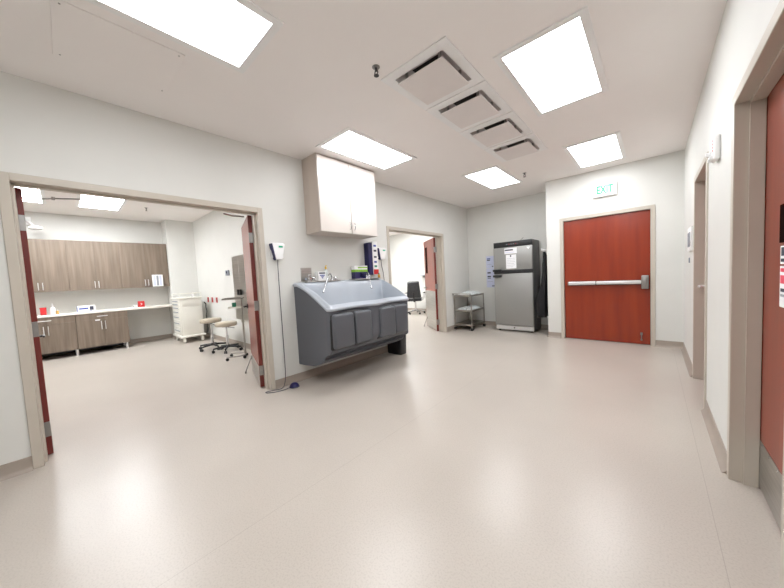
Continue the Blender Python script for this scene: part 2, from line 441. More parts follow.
# ---- door 4: recessed door on the right wall
d4 = struct_root('door_4')
frame_mesh('x', C0, C1, XR, XR+.22, (XR+.137, XR+.165)).build('door_frame', 'frame', d4)
lf = MB().box(XR+.090, XR+.135, C0+.003, C1-.003, .012, DH-.004, .002, 1).build('door_leaf', 'red', d4)
mb = MB(); xx = XR+.09; yy = C1-.075
mb.cyl((xx, yy, 1.03), (xx-.012, yy, 1.03), .032, 20); mb.cyl((xx, yy, 1.03), (xx-.065, yy, 1.03), .012, 12)
mb.tube([(xx-.062, yy+.006, 1.03), (xx-.070, yy-.03, 1.03), (xx-.070, yy-.12, 1.028), (xx-.062, yy-.135, 1.028)], [.012, .012, .010, .009], 10)
mb.build('lever_handle', 'alu', lf)
# ---- door 5: near door on the right wall
d5 = struct_root('door_5')
frame_mesh('x', D0, D1, XR, XR+.22, (XR+.045, XR+.099), h=2.14).build('door_frame', 'frame', d5)
lf = MB().box(XR+.102, XR+.147, D0+.003, D1-.006, .012, 2.136, .002, 1).build('door_leaf', 'red', d5)
xl = XR+.102
mb = MB(); mb.box(xl-.002, xl, D0+.02, D1-.012, .02, .285); mb.build('kick_plate', 'steel', lf)
mb = MB()
for k in range(7):
    y = D1-.05-k*.135
    mb.lathe([(.006, 0), (.004, .002)], (0, 0, 0), 10); 
    for v in list(mb.bm.verts)[-20:]: v.co = Vector((xl-.002-v.co.z, y+v.co.x, .268+v.co.y))
mb.build('plate_screw', 'chrome', lf)
mb = MB(); mb.box(xl-.006, xl+.051, D0+.12, D1-.285, 1.36, 1.535, .002, 1); mb.build('vision_window', 'glass', lf)

# ------------------------------------------------------------------ ceiling things
def ceiling_light(x0, x1, y0, y1, label, z=H, fl=.05):
    t = thing('ceiling_light', label, 'ceiling light', ((x0+x1)/2, (y0+y1)/2, z), 'recessed ceiling panel lights')
    mb = slab('z', z-.010, z, x0-fl, x1+fl, y0-fl, y1+fl, [(x0, x1, y0, y1)])
    for sx in (x0-fl*.5, x1+fl*.5):
        for yy in (y0+.06, y1-.06):
            mb.cyl((sx, yy, z-.0125), (sx, yy, z-.009), .005, 8)
    mb.build('light_frame', 'white', t)  # frame colour whitened to hold the bleed of the lit panel
    MB().box(x0, x1, y0, y1, z-.007, z-.002).build('diffuser', 'lens' if x1 > -2 else ('lens3' if y0 > 3 else 'lens2'), t)
    return t
ceiling_light(1.195, 1.712, -.10, .988, 'large lit ceiling panel beside the flat access panel, cut by the photo top edge')
ceiling_light(.512, 1.02, 2.188, 3.295, 'lit ceiling panel just above the white wall cabinet')
ceiling_light(2.623, 3.122, 2.33, 3.408, 'lit ceiling panel just right of the four air diffusers')
ceiling_light(2.62, 3.13, 4.634, 5.695, 'lit ceiling panel in front of the exit sign')
ceiling_light(1.163, 1.667, 4.56, 5.642, 'lit ceiling panel nearest the steel refrigerator')
ceiling_light(2.62, 3.13, -.45, .63, 'lit ceiling panel beside the near red door, above the camera')
ceiling_light(-5.03, -3.98, .345, .905, 'lit ceiling panel in the treatment room, in front of the cabinets', H1)
ceiling_light(-5.03, -3.98, -.69, -.125, 'lit ceiling panel behind the head of the left open door leaf', H1)
ceiling_light(-2.6, -1.5, .345, .905, 'added unseen ceiling panel lighting the treatment room near the doorway, toward the right leaf', H1)  # extra panel out of view, keeps the treatment room from going dark
ceiling_light(-2.6, -1.5, -.69, -.125, 'added unseen ceiling panel lighting the treatment room near the doorway, toward the left leaf', H1)  # added out of view as fill for the treatment room floor
ceiling_light(-3.1, -2.5, 4.6, 5.7, 'added unseen ceiling panel brightening the office, nearer the doorway')  # unseen panel added to overexpose the office
ceiling_light(-3.1, -2.5, 6.6, 7.7, 'added unseen ceiling panel brightening the office, nearer the chair')  # second unseen panel, added for the blown-out office brightness

names = ['square ceiling air diffuser nearest the camera, largest of the row of four',
         'second square ceiling air diffuser from the camera in the row of four',
         'third square ceiling air diffuser from the camera in the row of four',
         'farthest square ceiling air diffuser of the row of four']
for (a, b), nm in zip(DIFF_Y, names):
    x0, x1 = DIFF_X
    t = thing('air_diffuser', nm, 'air vent', ((x0+x1)/2, (a+b)/2, H), 'row of square ceiling air diffusers')
    mb = slab('z', H-.007, H, x0, x1, a, b, [(x0+.085, x1-.075, (a+b)/2-.225, (a+b)/2+.225)]); mb.build('diffuser_frame', 'white', t)
    mb = MB(); bm = mb.bm                       # pan: sloped recess up to a dark neck
    X0, X1_, Y0, Y1_ = x0+.083, x1-.073, (a+b)/2-.227, (a+b)/2+.227
    def ring(i, z): return [bm.verts.new(p) for p in ((X0+i, Y0+i, z), (X1_-i, Y0+i, z), (X1_-i, Y1_-i, z), (X0+i, Y1_-i, z))]
    rs = [ring(.0, H-.005), ring(.006, H+.02), ring(.02, H+.045), ring(.05, H+.062), ring(.11, H+.068)]
    for A, B in zip(rs, rs[1:]):
        for k in range(4): bm.faces.new((A[k], A[(k+1) % 4], B[(k+1) % 4], B[k]))
    mb.build('pan', 'trimw', t)
    mb = MB(); mb.box(X0+.105, X1_-.105, Y0+.105, Y1_-.105, H+.066, H+.2); mb.build('neck', 'dark', t)
    mb = MB(); mb.box(X0+.016, X1_-.016, Y0+.015, Y1_-.015, H-.042, H-.034, .003, 1); mb.build('face_plate', 'trimw', t)
    for (px, py) in ((X0+.07, Y0+.07), (X1_-.07, Y0+.07), (X0+.07, Y1_-.07), (X1_-.07, Y1_-.07)):
        MB().cyl((px, py, H-.038), (px, py, H+.067), .012, 10).build('spacer', 'steel', t)

t = thing('access_panel', 'flat square access panel in the ceiling left of the nearest light', 'ceiling access panel', (.76, .38, H))
MB().box(.468, 1.05, .077, .69, H-.006, H, .002, 1).build('panel', 'ceil', t)
for px, py in ((.50, .11), (1.02, .11), (.50, .66), (1.02, .66)): MB().cyl((px, py, H-.008), (px, py, H-.005), .005, 8).build('screw', 'hinge', t)

def sprinkler(x, y, z, label):
    t = thing('sprinkler_head', label, 'sprinkler', (x, y, z), 'pendent ceiling sprinkler heads')
    mb = MB(); mb.lathe([(.03, 0), (.03, -.003), (.018, -.006), (.012, -.008)], (x, y, z), 20); mb.build('escutcheon', 'hinge', t)
    mb = MB(); mb.cyl((x, y, z-.005), (x, y, z-.03), .010, 12)
    for s in (-1, 1): mb.tube([(x+s*.010, y, z-.025), (x+s*.017, y, z-.045), (x+s*.003, y, z-.062)], .004, 8)
    mb.build('yoke', 'rubber', t)
    mb = MB(); mb.lathe([(.006, 0), (.02, -.002), (.02, -.005), (.004, -.006)], (x, y, z-.060), 18); mb.build('deflector', 'rubber', t)
sprinkler(1.889, 1.723, H, 'small dark sprinkler head beside the nearest air diffuser')
sprinkler(1.883, 5.237, H, 'small sprinkler head between the two farthest ceiling panels')
sprinkler(-4.50, 1.30, H1, 'small sprinkler head on the treatment room ceiling')

# ------------------------------------------------------------------ white wall cabinet over the sink
cx0, cx1, cy0, cy1, cz0, cz1 = 0, .335, 2.228, 3.255, 1.925, H-.004
t = thing('wall_cabinet', 'white two-door wall cabinet hung above the grey scrub sink', 'cabinet', (0, 2.745, cz0))
mb = MB(); mb.box(.0, cx1-.022, cy0, cy1, cz0, cz1, .002, 1); mb.build('cabinet_body', 'taupe_lam', t)
ym = (cy0+cy1)/2+.005
for (a, b, hy) in ((cy0+.003, ym-.004, ym-.038), (ym+.004, cy1-.003, ym+.038)):
    d = MB().box(cx1-.02, cx1, a, b, cz0+.003, cz1-.02, .002, 1).build('cabinet_door', 'white_lam', t)
    hm = MB(); hm.tube([(cx1, hy, cz0+.055), (cx1+.022, hy, cz0+.06), (cx1+.028, hy, cz0+.08), (cx1+.028, hy, cz0+.13), (cx1+.022, hy, cz0+.15), (cx1, hy, cz0+.155)], .0055, 8)
    hm.build('handle', 'chrome', d)

# ------------------------------------------------------------------ scrub sink
SY0, SY1 = 1.985, 3.535
ZB, ZF = 1.286, .978
def xf(y):
    v = (y-SY0)/(SY1-SY0)
    x = .738-.050*(math.sin(2*PI*v)**2) + .035*math.exp(-((v-.5)/.09)**2)
    d = min(y-SY0, SY1-y); r = .055
    if d < r: x -= r-math.sqrt(max(0, r*r-(r-d)**2))
    return x
def rimz(x):                 # side profile of the rim: flat ledge, then a long falling curve
    return min(ZB, 1.306-.25*x-.25*x*x)
def sstep(a, b, x):
    t = max(0, min(1, (x-a)/(b-a))); return t*t*(3-2*t)
def topz(x, y):
    f = xf(y); rim = .034
    v = (y-SY0)/(SY1-SY0)
    back = .155-.03*(math.cos(2*PI*v*2)*.5+.5) + .03*math.exp(-((v-.5)/.08)**2)
    d = min(f-x, (y-SY0)*1.0, (SY1-y)*1.0)
    inside = sstep(rim, rim+.05, d)*sstep(back, back+.11, x)
    z0 = rimz(x+(.735-f)*sstep(.15, 1., x/f))
    bottom = .80+.02*math.exp(-((v-.5)/.05)**2)*0
    ridge = .13*math.exp(-((v-.5)/.10)**2)*(1-sstep(.2, .45, x))
    roll = .012*(1-sstep(0, .028, d))
    return z0*(1-inside)+(bottom+ridge)*inside-roll
def taper(ob):                # the right end narrows a little towards the front
    for v in ob.data.vertices:
        x, y, z = v.co; y += 2.77
        if y > 2.76: v.co.y -= .09*(x/.74)*(y-2.76)/.775
    return ob
sink = thing('scrub_sink', 'large grey two-station scrub sink on the wall below the white cabinet', 'sink', (0, 2.77, .22))
NU, NV = 64, 110
def vrow(j):                 # denser near the ends
    v = j/NV; return SY0+(SY1-SY0)*(v-.035*math.sin(2*PI*v*1)*1.0*.9)
mt = MB(); bm = mt.bm
G = [[None]*(NU+1) for _ in range(NV+1)]
for j in range(NV+1):
    y = vrow(j); f = xf(y)
    for i in range(NU+1):
        x = f*(i/NU)
        G[j][i] = bm.verts.new((x+.002, y, topz(x, y)))
for j in range(NV):
    for i in range(NU):
        bm.faces.new((G[j][i], G[j+1][i], G[j+1][i+1], G[j][i+1]))
edge = [G[0][i] for i in range(NU)]+[G[j][NU] for j in range(NV+1)]+[G[NV][i] for i in range(NU-1, -1, -1)]
prev = edge
for (o_, dz) in ((.007, -.003), (.012, -.010), (.013, -.022), (.009, -.034), (.0, -.040)):
    row = []
    for v in edge:
        x, y, z = v.co
        f = xf(y); nx = sstep(.80, 1., x/max(f, .1)); sg = -1 if y < (SY0+SY1)/2 else 1
        d = min(y-SY0, SY1-y); ny = sg*(1-sstep(0, .05, d))
        L_ = max(1e-6, math.hypot(nx, ny))
        row.append(bm.verts.new((x+o_*nx/L_, y+o_*ny/L_, z+dz)))
    for a in range(len(edge)-1): bm.faces.new((prev[a], prev[a+1], row[a+1], row[a]))
    prev = row
taper(mt.build('basin', 'basin', sink, smooth=60))
ms = MB(); bm = ms.bm
rows = []                    # shell: loops going from the rim down the front and under
steps = [(0, 0.), (.010, -.018), (.006, -.045), (-.012, -.06), (-.014, -.10), (-.02, -.30), (-.03, -.48), (-.045, -.535)]
def zbot(x): return .222+ .02*(x/.3)**2 if x < .3 else .242+.17*((x-.3)/.38)**1.7
def loop_at(dx, dz):
    out = []
    N = 30
    for i in range(N+1):     # left side, back to front
        out.append((i/N, SY0, 'L'))
    return out
# outline of the plan (without back edge): left side, front, right side
plan = []
NS = 24
f0 = xf(SY0)
for i in range(NS): plan.append((f0*i/NS, SY0, i/NS))
for j in range(NV+1): plan.append((xf(vrow(j)), vrow(j), 1.))
for i in range(NS-1, -1, -1): plan.append((xf(SY1)*i/NS, SY1, i/NS))
def ptop(x, y): return topz(x, y)
prev = None
K = 28
for k in range(K+1):
    row = []
    for (x, y, s) in plan:
        zt = ptop(x, y); u = k/K
        zb = zbot(min(x, .68))
        z = zt+(zb-zt)*u
        # outward lip just under the rim, tuck-in towards the bottom
        lip = -.004
        tuck = -.035*sstep(.93, 1., u)**2-.010*u if s > .9 else 0.
        inset = -.010*sstep(.045, .07, zt-z)*(1 if s > .9 else s)
        if s > .9: x = x+(min(x, .70)-x)*sstep(.05, .3, u)*0+(.705-x)*sstep(.70, .98, u)*(1-sstep(.0, .06, .06-min(y-SY0, SY1-y)))
        xx = x+.002+(lip+tuck+inset)*(x/.72)
        sg = -1 if y < 2.7 else 1
        yy = y-sg*(.003 if s < .999 else 0)
        row.append(bm.verts.new((max(xx, .002), yy, z)))
    if prev:
        for a in range(len(row)-1): bm.faces.new((prev[a], prev[a+1], row[a+1], row[a]))
    prev = row
# underside strips across
n = len(prev)
for a in range(n//2-1):
    q = (prev[a], prev[a+1], prev[n-2-a], prev[n-1-a])
    if len(set(q)) == 4: bm.faces.new(q)
taper(ms.build('sink_shell', 'sink', sink, smooth=50))
# knee pads: two pairs; each a rounded block standing proud of the scalloped front
for (a, b) in ((2.018, 2.322), (2.345, 2.625), (2.760, 3.105), (3.128, 3.440)):
    xs_ = [xf(a+(b-a)*k/8) for k in range(9)]; xb = max(.690, sum(xs_)/9+.0)
    mb = MB(); mb.box(xb-.06, xb+.062, a, b, .492, .897, .032, 5)
    taper(mb.build('knee_pad', 'pad', sink))
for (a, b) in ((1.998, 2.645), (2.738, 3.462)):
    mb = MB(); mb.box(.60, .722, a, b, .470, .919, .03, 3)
    taper(mb.build('pad_shadow', 'black', sink))  # black slab painting the shadow line around the pads
# chrome deck plates with gooseneck spouts
for (ya, yb, yc, fx, dy) in ((2.10, 2.66, 2.535, .09, -.29), (2.90, 3.46, 3.17, .132, -.10)):
    fp = MB().box(.02, .16 if fx > .1 else .122, ya, yb, ZB-.004, ZB+.010, .004, 2).build('deck_plate', 'steel', sink)
    mb = MB(); mb.lathe([(.024, 0), (.022, .02), (.014, .03), (.012, .05)], (fx, yc, ZB+.008), 16)
    mb.tube(smooth_path([(fx, yc, ZB+.03), (fx+.003, yc+dy*.04, ZB+.07), (fx+.03, yc+dy*.16, ZB+.10), (fx+.08, yc+dy*.38, ZB+.085), (fx+.125, yc+dy*.62, ZB+.01), (fx+.165, yc+dy*.85, ZB-.075), (fx+.19, yc+dy, ZB-.125)], 4), .008, 10)
    mb.tube([(fx+.182, yc+dy*.95, ZB-.11), (fx+.20, yc+dy*1.05, ZB-.14)], [.011, .013], 12)
    mb.build('faucet', 'faucetsteel', fp)
mb = MB(); mb.lathe([(.035, 0), (.035, .015), (.045, .022), (.047, .045), (.03, .06), (.02, .07), (.028, .078), (.028, .09), (.012, .098)], (.07, 2.185, ZB+.008), 20)
for s in (-1, 1): mb.tube([(.07, 2.185, ZB+.05), (.085, 2.185+s*.045, ZB+.05), (.09, 2.185+s*.065, ZB+.04)], [.016, .016, .022], 12)
mb.build('mixing_valve', 'chrome', sink)
mb = MB(); mb.lathe([(.02, 0), (.02, .02), (.028, .03), (.024, .05), (.01, .055)], (.075, 2.61, ZB+.008), 16); mb.build('control_knob', 'chrome', sink)

# wall plate behind the sink
tag(MB().box(0, .010, 2.10, 2.262, 1.305, 1.478, .003, 1).build('wall_plate', 'steel'), 'square stainless steel plate on the wall above the sink left end', 'wall plate')

# supplies on the sink ledge
def supply_box(name, x0, x1, y0, y1, z0, z1, label, cat, base, prints):
    t = thing(name, label, cat, ((x0+x1)/2, (y0+y1)/2, z0))
    MB().box(x0, x1, y0, y1, z0, z1, .003, 1).build('carton', base, t)
    for (nm, m, a, b, c, d) in prints:      # bands on the +x face and round the -y face
        mb = MB(); yA = y0+(y1-y0)*a; yB = y0+(y1-y0)*b; zA = z0+(z1-z0)*c; zB = z0+(z1-z0)*d
        mb.box(x1, x1+.0012, yA, yB, zA, zB)
        if a == 0: mb.box(x0, x1+.001, y0-.0012, y0, zA, zB)
        mb.build(nm, m, t)
    return t
zl = ZB+.0115
supply_box('supply_box', .03, .105, 2.30, 2.43, zl, zl+.125, 'small white box with blue print on the sink ledge, left station', 'box', 'white',
           [('print', 'ink', .12, .86, .74, .88), ('print', 'blue', .2, .8, .52, .62), ('print', 'blue', .3, .7, .38, .46), ('print', 'blue', .42, .58, .24, .34)])
supply_box('glove_box',   .012, .09, 2.965, 3.235, zl, zl+.20, 'green, white and navy glove box on the sink ledge, right station', 'box', 'white',
           [('navy_band', 'navy', 0, 1, 0, .52), ('green_band', 'green', 0, 1, .52, .70), ('pale_band', 'green', .25, 1, .80, .90), ('print', 'bluepaper', .42, .58, .12, .40), ('print', 'bluepaper', .62, .92, .16, .22)])
t = thing('soap_bottle', 'clear bottle with yellow cap beside the white box on the sink ledge', 'bottle', (.045, 2.47, zl))
mb = MB(); mb.lathe([(.028, 0), (.032, .005), (.032, .11), (.026, .135), (.012, .148), (.012, .16)], (.045, 2.47, zl), 20); mb.build('bottle_body', 'clear', t)
mb = MB(); mb.lathe([(.014, 0), (.014, .03), (.008, .034)], (.045, 2.47, zl+.158), 16); mb.tube([(.045, 2.47, zl+.19), (.045, 2.47, zl+.205), (.07, 2.47, zl+.205)], .005, 8); mb.build('cap', 'yellow', t)
t = thing('small_bottle', 'small amber bottle with green cap at the ledge end below the dispenser', 'bottle', (.137, 3.44, ZB+.0115))
mb = MB(); mb.lathe([(.018, 0), (.02, .004), (.02, .045), (.010, .058)], (.137, 3.44, ZB+.0115), 16); mb.build('bottle_body', 'amber', t)
mb = MB(); mb.lathe([(.011, 0), (.011, .02), (.006, .022)], (.137, 3.44, ZB+.0685), 14); mb.build('cap', 'teal', t)

# scrub brush dispenser tower
t = thing('brush_dispenser', 'tall navy and white brush dispenser on the wall right of the glove box', 'dispenser', (0, 3.40, 1.33))
MB().box(0, .105, 3.262, 3.35, 1.348, 1.86, .004, 1).build('side_panel', 'navy', t)
MB().box(.0, .11, 3.35, 3.468, 1.348, 1.885, .004, 1).build('front_panel', 'white', t)
MB().box(.11, .1115, 3.355, 3.465, 1.355, 1.435).build('red_label', 'redp', t)
for z, m in ((1.80, 'blue'), (1.72, 'ink'), (1.62, 'ink'), (1.54, 'blue'), (1.47, 'teal')):
    MB().box(.11, .1115, 3.375, 3.435, z, z+.03).build('printed_label', m, t)

# wall soap dispensers with foot pedals
def soap_dispenser(y0, w, z0, z1, label, tube_pts, group='foot operated soap dispensers'):
    yc = y0+w/2
    t = thing('soap_dispenser', label, 'soap dispenser', (0, yc, z0), group)
    h = z1-z0
    prof = [(.42*w, 0), (.5*w, .10*h), (.5*w*1.0, .98*h), (.46*w, h)]
    mb = MB(); bm = mb.bm                       # white wedge shaped cover, narrow at the bottom
    def ring(z, hw, d): return [bm.verts.new((.012, yc-hw, z)), bm.verts.new((d, yc-hw*.9, z)), bm.verts.new((d, yc+hw*.9, z)), bm.verts.new((.012, yc+hw, z))]
    rs = [ring(z0, .20*w, .045), ring(z0+.06*h, .26*w, .058), ring(z0+.9*h, .5*w, .070), ring(z1-.01, .48*w, .062), ring(z1, .42*w, .045)]
    for A, B in zip(rs, rs[1:]):
        for k in range(4): bm.faces.new((A[k], A[(k+1) % 4], B[(k+1) % 4], B[k]))
    bm.faces.new(rs[0]); bm.faces.new(rs[-1][::-1])
    mb.build('cover', 'white', t)
    mb = MB(); bm = mb.bm                        # navy side wing
    def ring2(z, hw, d): return [bm.verts.new((.003, yc-hw-.006, z)), bm.verts.new((d+.012, yc-hw*.9-.010, z)), bm.verts.new((d+.012, yc-hw*.9+.012, z)), bm.verts.new((.003, yc-hw+.014, z))]
    rs = [ring2(z0, .20*w, .030), ring2(z0+.06*h, .26*w, .042), ring2(z0+.9*h, .5*w, .054), ring2(z1-.01, .48*w, .046)]
    for A, B in zip(rs, rs[1:]):
        for k in range(4): bm.faces.new((A[k], A[(k+1) % 4], B[(k+1) % 4], B[k]))
    bm.faces.new(rs[0]); bm.faces.new(rs[-1][::-1])
    mb.build('side_wing', 'navy', t)
    MB().box(.003, .0125, yc-.45*w, yc+.45*w, z0+.03, z1-.005).build('back_plate', 'white', t)
    MB(leaf_I).box(.064, .0715, yc-.02*w, yc+.28*w, z0+.72*h, z0+.82*h).build('green_label', 'exitgreen', t)
    MB().tube(tube_pts, .0045, 8).build('hose', 'cable', t)
    return t
leaf_I = Matrix.Identity(4)
soap_dispenser(1.703, .172, 1.575, 1.785, 'white soap dispenser with navy side on the wall beside the double door frame',
               smooth_path([(.05, 1.772, 1.58), (.03, 1.776, 1.45), (.012, 1.785, 1.0), (.012, 1.785, .5), (.044, 1.765, .18), (.05, 1.745, .05), (.08, 1.69, .007), (.055, 1.60, .006), (.03, 1.515, .006), (.07, 1.51, .006), (.13, 1.59, .006), (.15, 1.68, .006), (.15, 1.742, .010)]))
soap_dispenser(3.54, .20, 1.60, 1.80, 'white soap dispenser with navy side between the tall dispenser and the far doorway',
               smooth_path([(.05, 3.60, 1.605), (.02, 3.64, 1.5), (.012, 3.69, 1.27), (.012, 3.71, .6), (.012, 3.71, .3), (.04, 3.70, .115)]))
t = thing('foot_pedal', 'small blue dome foot pedal on the floor by the double door frame', 'foot pedal', (.15, 1.80, 0))
mb = MB(); mb.lathe([(.058, 0), (.060, .008), (.052, .030), (.034, .048), (.012, .056)], (.15, 1.815, 0), 24); mb.build('dome', 'navy', t)
mb = MB(); mb.lathe([(.062, 0), (.062, .006), (.058, .008)], (.15, 1.815, 0), 24); mb.build('base_ring', 'rubber', t)

# black bin under the sink
t = thing('waste_bin', 'black waste bin on the floor under the right end of the sink', 'bin', (.215, 3.70, 0))
mb = MB(); bm = mb.bm
def rrect(hx, hy, r, z, cx, cy, n=6):
    out = []
    for (sx, sy, a0) in ((1, 1, 0), (-1, 1, 90), (-1, -1, 180), (1, -1, 270)):
        for k in range(n+1):
            a = math.radians(a0+90*k/n); out.append(bm.verts.new((cx+sx*(hx-r)+r*math.cos(a), cy+sy*(hy-r)+r*math.sin(a), z)))
    return out
bx, by = .215, 3.70
rs = [rrect(hx, hy, .035, z, bx, by) for hx, hy, z in ((.150, .075, 0), (.155, .08, .01), (.168, .088, .40))]
for A, B in zip(rs, rs[1:]):
    for k in range(len(A)): bm.faces.new((A[k], A[(k+1) % len(A)], B[(k+1) % len(A)], B[k]))
bm.faces.new(rs[0]); 
mb.build('bin_body', 'black', t)
mb = MB(); bm = mb.bm
rs = [rrect(hx, hy, .035, z, bx, by) for hx, hy, z in ((.169, .089, .385), (.175, .095, .39), (.175, .095, .405), (.166, .086, .41), (.158, .078, .37))]
for A, B in zip(rs, rs[1:]):
    for k in range(len(A)): bm.faces.new((A[k], A[(k+1) % len(A)], B[(k+1) % len(A)], B[k]))
mb.build('bin_rim', 'black', t)
t.location = t.location; 

# ------------------------------------------------------------------ refrigerator in the alcove
fx0, fx1, fy0, fy1, fz = .875, 1.665, 6.30, 6.83, 1.915
t = thing('refrigerator', 'tall grey steel two-door refrigerator standing in the alcove', 'refrigerator', ((fx0+fx1)/2, (fy0+fy1)/2, 0))
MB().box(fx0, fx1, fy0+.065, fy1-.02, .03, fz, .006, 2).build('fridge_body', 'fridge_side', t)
cp = MB().box(fx0, fx1, fy0+.012, fy0+.064, 1.80, fz, .006, 2).build('control_panel', 'black', t)
mb = MB(); mb.box(fx0+.25, fx0+.52, fy0+.009, fy0+.0125, 1.845, 1.868); mb.build('display', 'rubber', cp)
for k in range(5):
    MB().box(fx0+.28+.045*k, fx0+.30+.045*k, fy0+.0075, fy0+.0095, 1.852, 1.861).build('indicator', 'redp' if k in (1, 4) else 'switchgrey', cp)
dr = MB().box(fx0, fx1, fy0, fy0+.064, 1.315, 1.797, .008, 2).build('freezer_door', 'fridge', t)
MB().box(fx0-.002, fx1+.001, fy0-.006, fy0+.064, 1.243, 1.318, .006, 2).build('handle_band', 'black', t)
dr2 = MB().box(fx0, fx1, fy0, fy0+.064, .135, 1.240, .008, 2).build('fridge_door', 'fridge', t)
MB().box(fx0-.012, fx0+.175, fy0-.045, fy0-.003, 1.290, 1.338, .010, 2).build('door_handle', 'black', t)
MB().box(fx0-.012, fx0+.175, fy0-.045, fy0-.003, 1.170, 1.218, .010, 2).build('door_handle', 'black', t)
gr = MB().box(fx0+.01, fx1-.01, fy0+.02, fy0+.07, .035, .125, .004, 1).build('kick_grille', 'alu', t)
mb = MB(); mb.lathe([(.014, 0), (.014, .006), (.008, .008)], (0, 0, 0), 14)
for v in mb.bm.verts: v.co = Vector((fx0+.40+v.co.x, fy0+.02-v.co.z, .085+v.co.y))
mb.build('lock', 'black', gr)
for px in (fx0+.06, fx1-.06):
    for py in (fy0+.10, fy1-.08):
        MB().cyl((px, py, 0), (px, py, .035), .022, 12).build('foot', 'black', t)
mb = MB(); mb.tube([(1.38, 6.5, fz-.003), (1.39, 6.52, fz+.03), (1.43, 6.55, fz+.075)], .004, 8); mb.build('probe_wire', 'rubber', t)
mb = MB(); mb.prism([(0, 0), (.07, 0), (.035, -.045)], lambda p: (1.56+p[0], fy0-.0015, 1.765+p[1]), lambda p: (1.56+p[0], fy0, 1.765+p[1])); mb.build('sticker', 'paper', dr)

def sheet(name, label, cat, x0, x1, z0, z1, y, base, lines, group=None):
    t = thing(name, label, cat, ((x0+x1)/2, y, z0), group)
    MB().box(x0, x1, y-.002, y, z0, z1).build('sheet', base, t)
    for (m, a, b, c, d) in lines:
        MB().box(x0+(x1-x0)*a, x0+(x1-x0)*b, y-.0028, y-.002, z0+(z1-z0)*c, z0+(z1-z0)*d).build('print', m, t)
    return t
sheet('notice_sheet', 'white paper strip with dark heading at the top of the refrigerator door', 'notice', 1.115, 1.37, 1.655, 1.775, fy0-.001, 'paper',
      [('ink', .03, .70, .55, .78), ('bluepaper', .05, .8, .2, .3)])
sheet('notice_sheet', 'white paper list taped below the headed strip on the refrigerator door', 'notice', 1.145, 1.355, 1.345, 1.635, fy0-.001, 'paper',
      [('ink', .40, .52, .84, .97), ('switchgrey', .1, .9, .72, .735), ('switchgrey', .1, .9, .60, .615), ('switchgrey', .1, .9, .48, .495), ('switchgrey', .1, .8, .36, .375), ('switchgrey', .1, .9, .24, .255), ('switchgrey', .1, .7, .12, .135)])
sheet('wall_sheet', 'upper pale blue sheet on the wall left of the refrigerator', 'notice', .463, .68, 1.385, 1.675, YB-.001, 'bluepaper',
      [('blue', .1, .5, .74, .82), ('ink', .1, .45, .62, .70), ('ink', .65, .8, .1, .18), ('switchgrey', .1, .6, .3, .32)])
sheet('wall_sheet', 'lower pale blue sheet on the wall left of the refrigerator', 'notice', .463, .68, .925, 1.378, YB-.001, 'bluepaper',
      [('ink', .12, .5, .74, .81), ('ink', .12, .5, .54, .61), ('ink', .12, .5, .47, .50), ('ink', .6, .95, .05, .10), ('switchgrey', .1, .7, .3, .315)])

# black apron on a hook at the side wall of the alcove
t = thing('wall_hook', 'white wall hook bracket right of the refrigerator', 'hook', (XA, 6.33, 1.66))
mb = MB(); mb.box(XA-.010, XA, 6.10, 6.64, 1.66, 1.70, .003, 1); mb.build('rail', 'white', t)
mb = MB(); mb.box(XA-.13, XA-.008, 6.20, 6.225, 1.655, 1.675, .004, 1); mb.box(XA-.13, XA-.115, 6.20, 6.225, 1.655, 1.71, .004, 1); mb.build('arm', 'white', t)
mb = MB(); bm = mb.bm
NX, NZ = 26, 22; Gf = []
for layer in (0, 1):
    g = []
    for k in range(NZ+1):
        w = k/NZ; z = 1.64-w*1.27; row = []
        hw = .05+.16*sstep(0, .22, w)+.02*w-.03*sstep(.9, 1, w)
        for i in range(NX+1):
            u = i/NX*2-1
            fold = .018*math.sin(u*9+w*3)+.012*math.sin(u*17-w*5)
            bulge = .035+.15*sstep(.15, .75, w)+.022*math.sin(w*9)
            x = XA-.05-.03*(1-sstep(0, .15, w))-(bulge*(1-u*u*.6)+fold)*(1 if layer == 0 else .15)
            zz = z+.03*math.sin(u*6)*sstep(.8, 1, w)-(.05*abs(u)*(1-sstep(0, .3, w)))
            row.append(bm.verts.new((min(x, XA-.013), 6.34+u*hw+.02*math.sin(w*6), zz)))
        g.append(row)
    Gf.append(g)
for g in Gf:
    for k in range(NZ):
        for i in range(NX): bm.faces.new((g[k][i], g[k][i+1], g[k+1][i+1], g[k+1][i]))
for k in range(NZ):
    for i in (0, NX): bm.faces.new((Gf[0][k][i], Gf[1][k][i], Gf[1][k+1][i], Gf[0][k+1][i]))
for i in range(NX):
    for k in (0, NZ): bm.faces.new((Gf[0][k][i], Gf[1][k][i], Gf[1][k][i+1], Gf[0][k][i+1]))
tag(mb.build('hanging_apron', 'blackcloth', smooth=70), 'black cloth apron hanging in the alcove beside the refrigerator', 'apron')

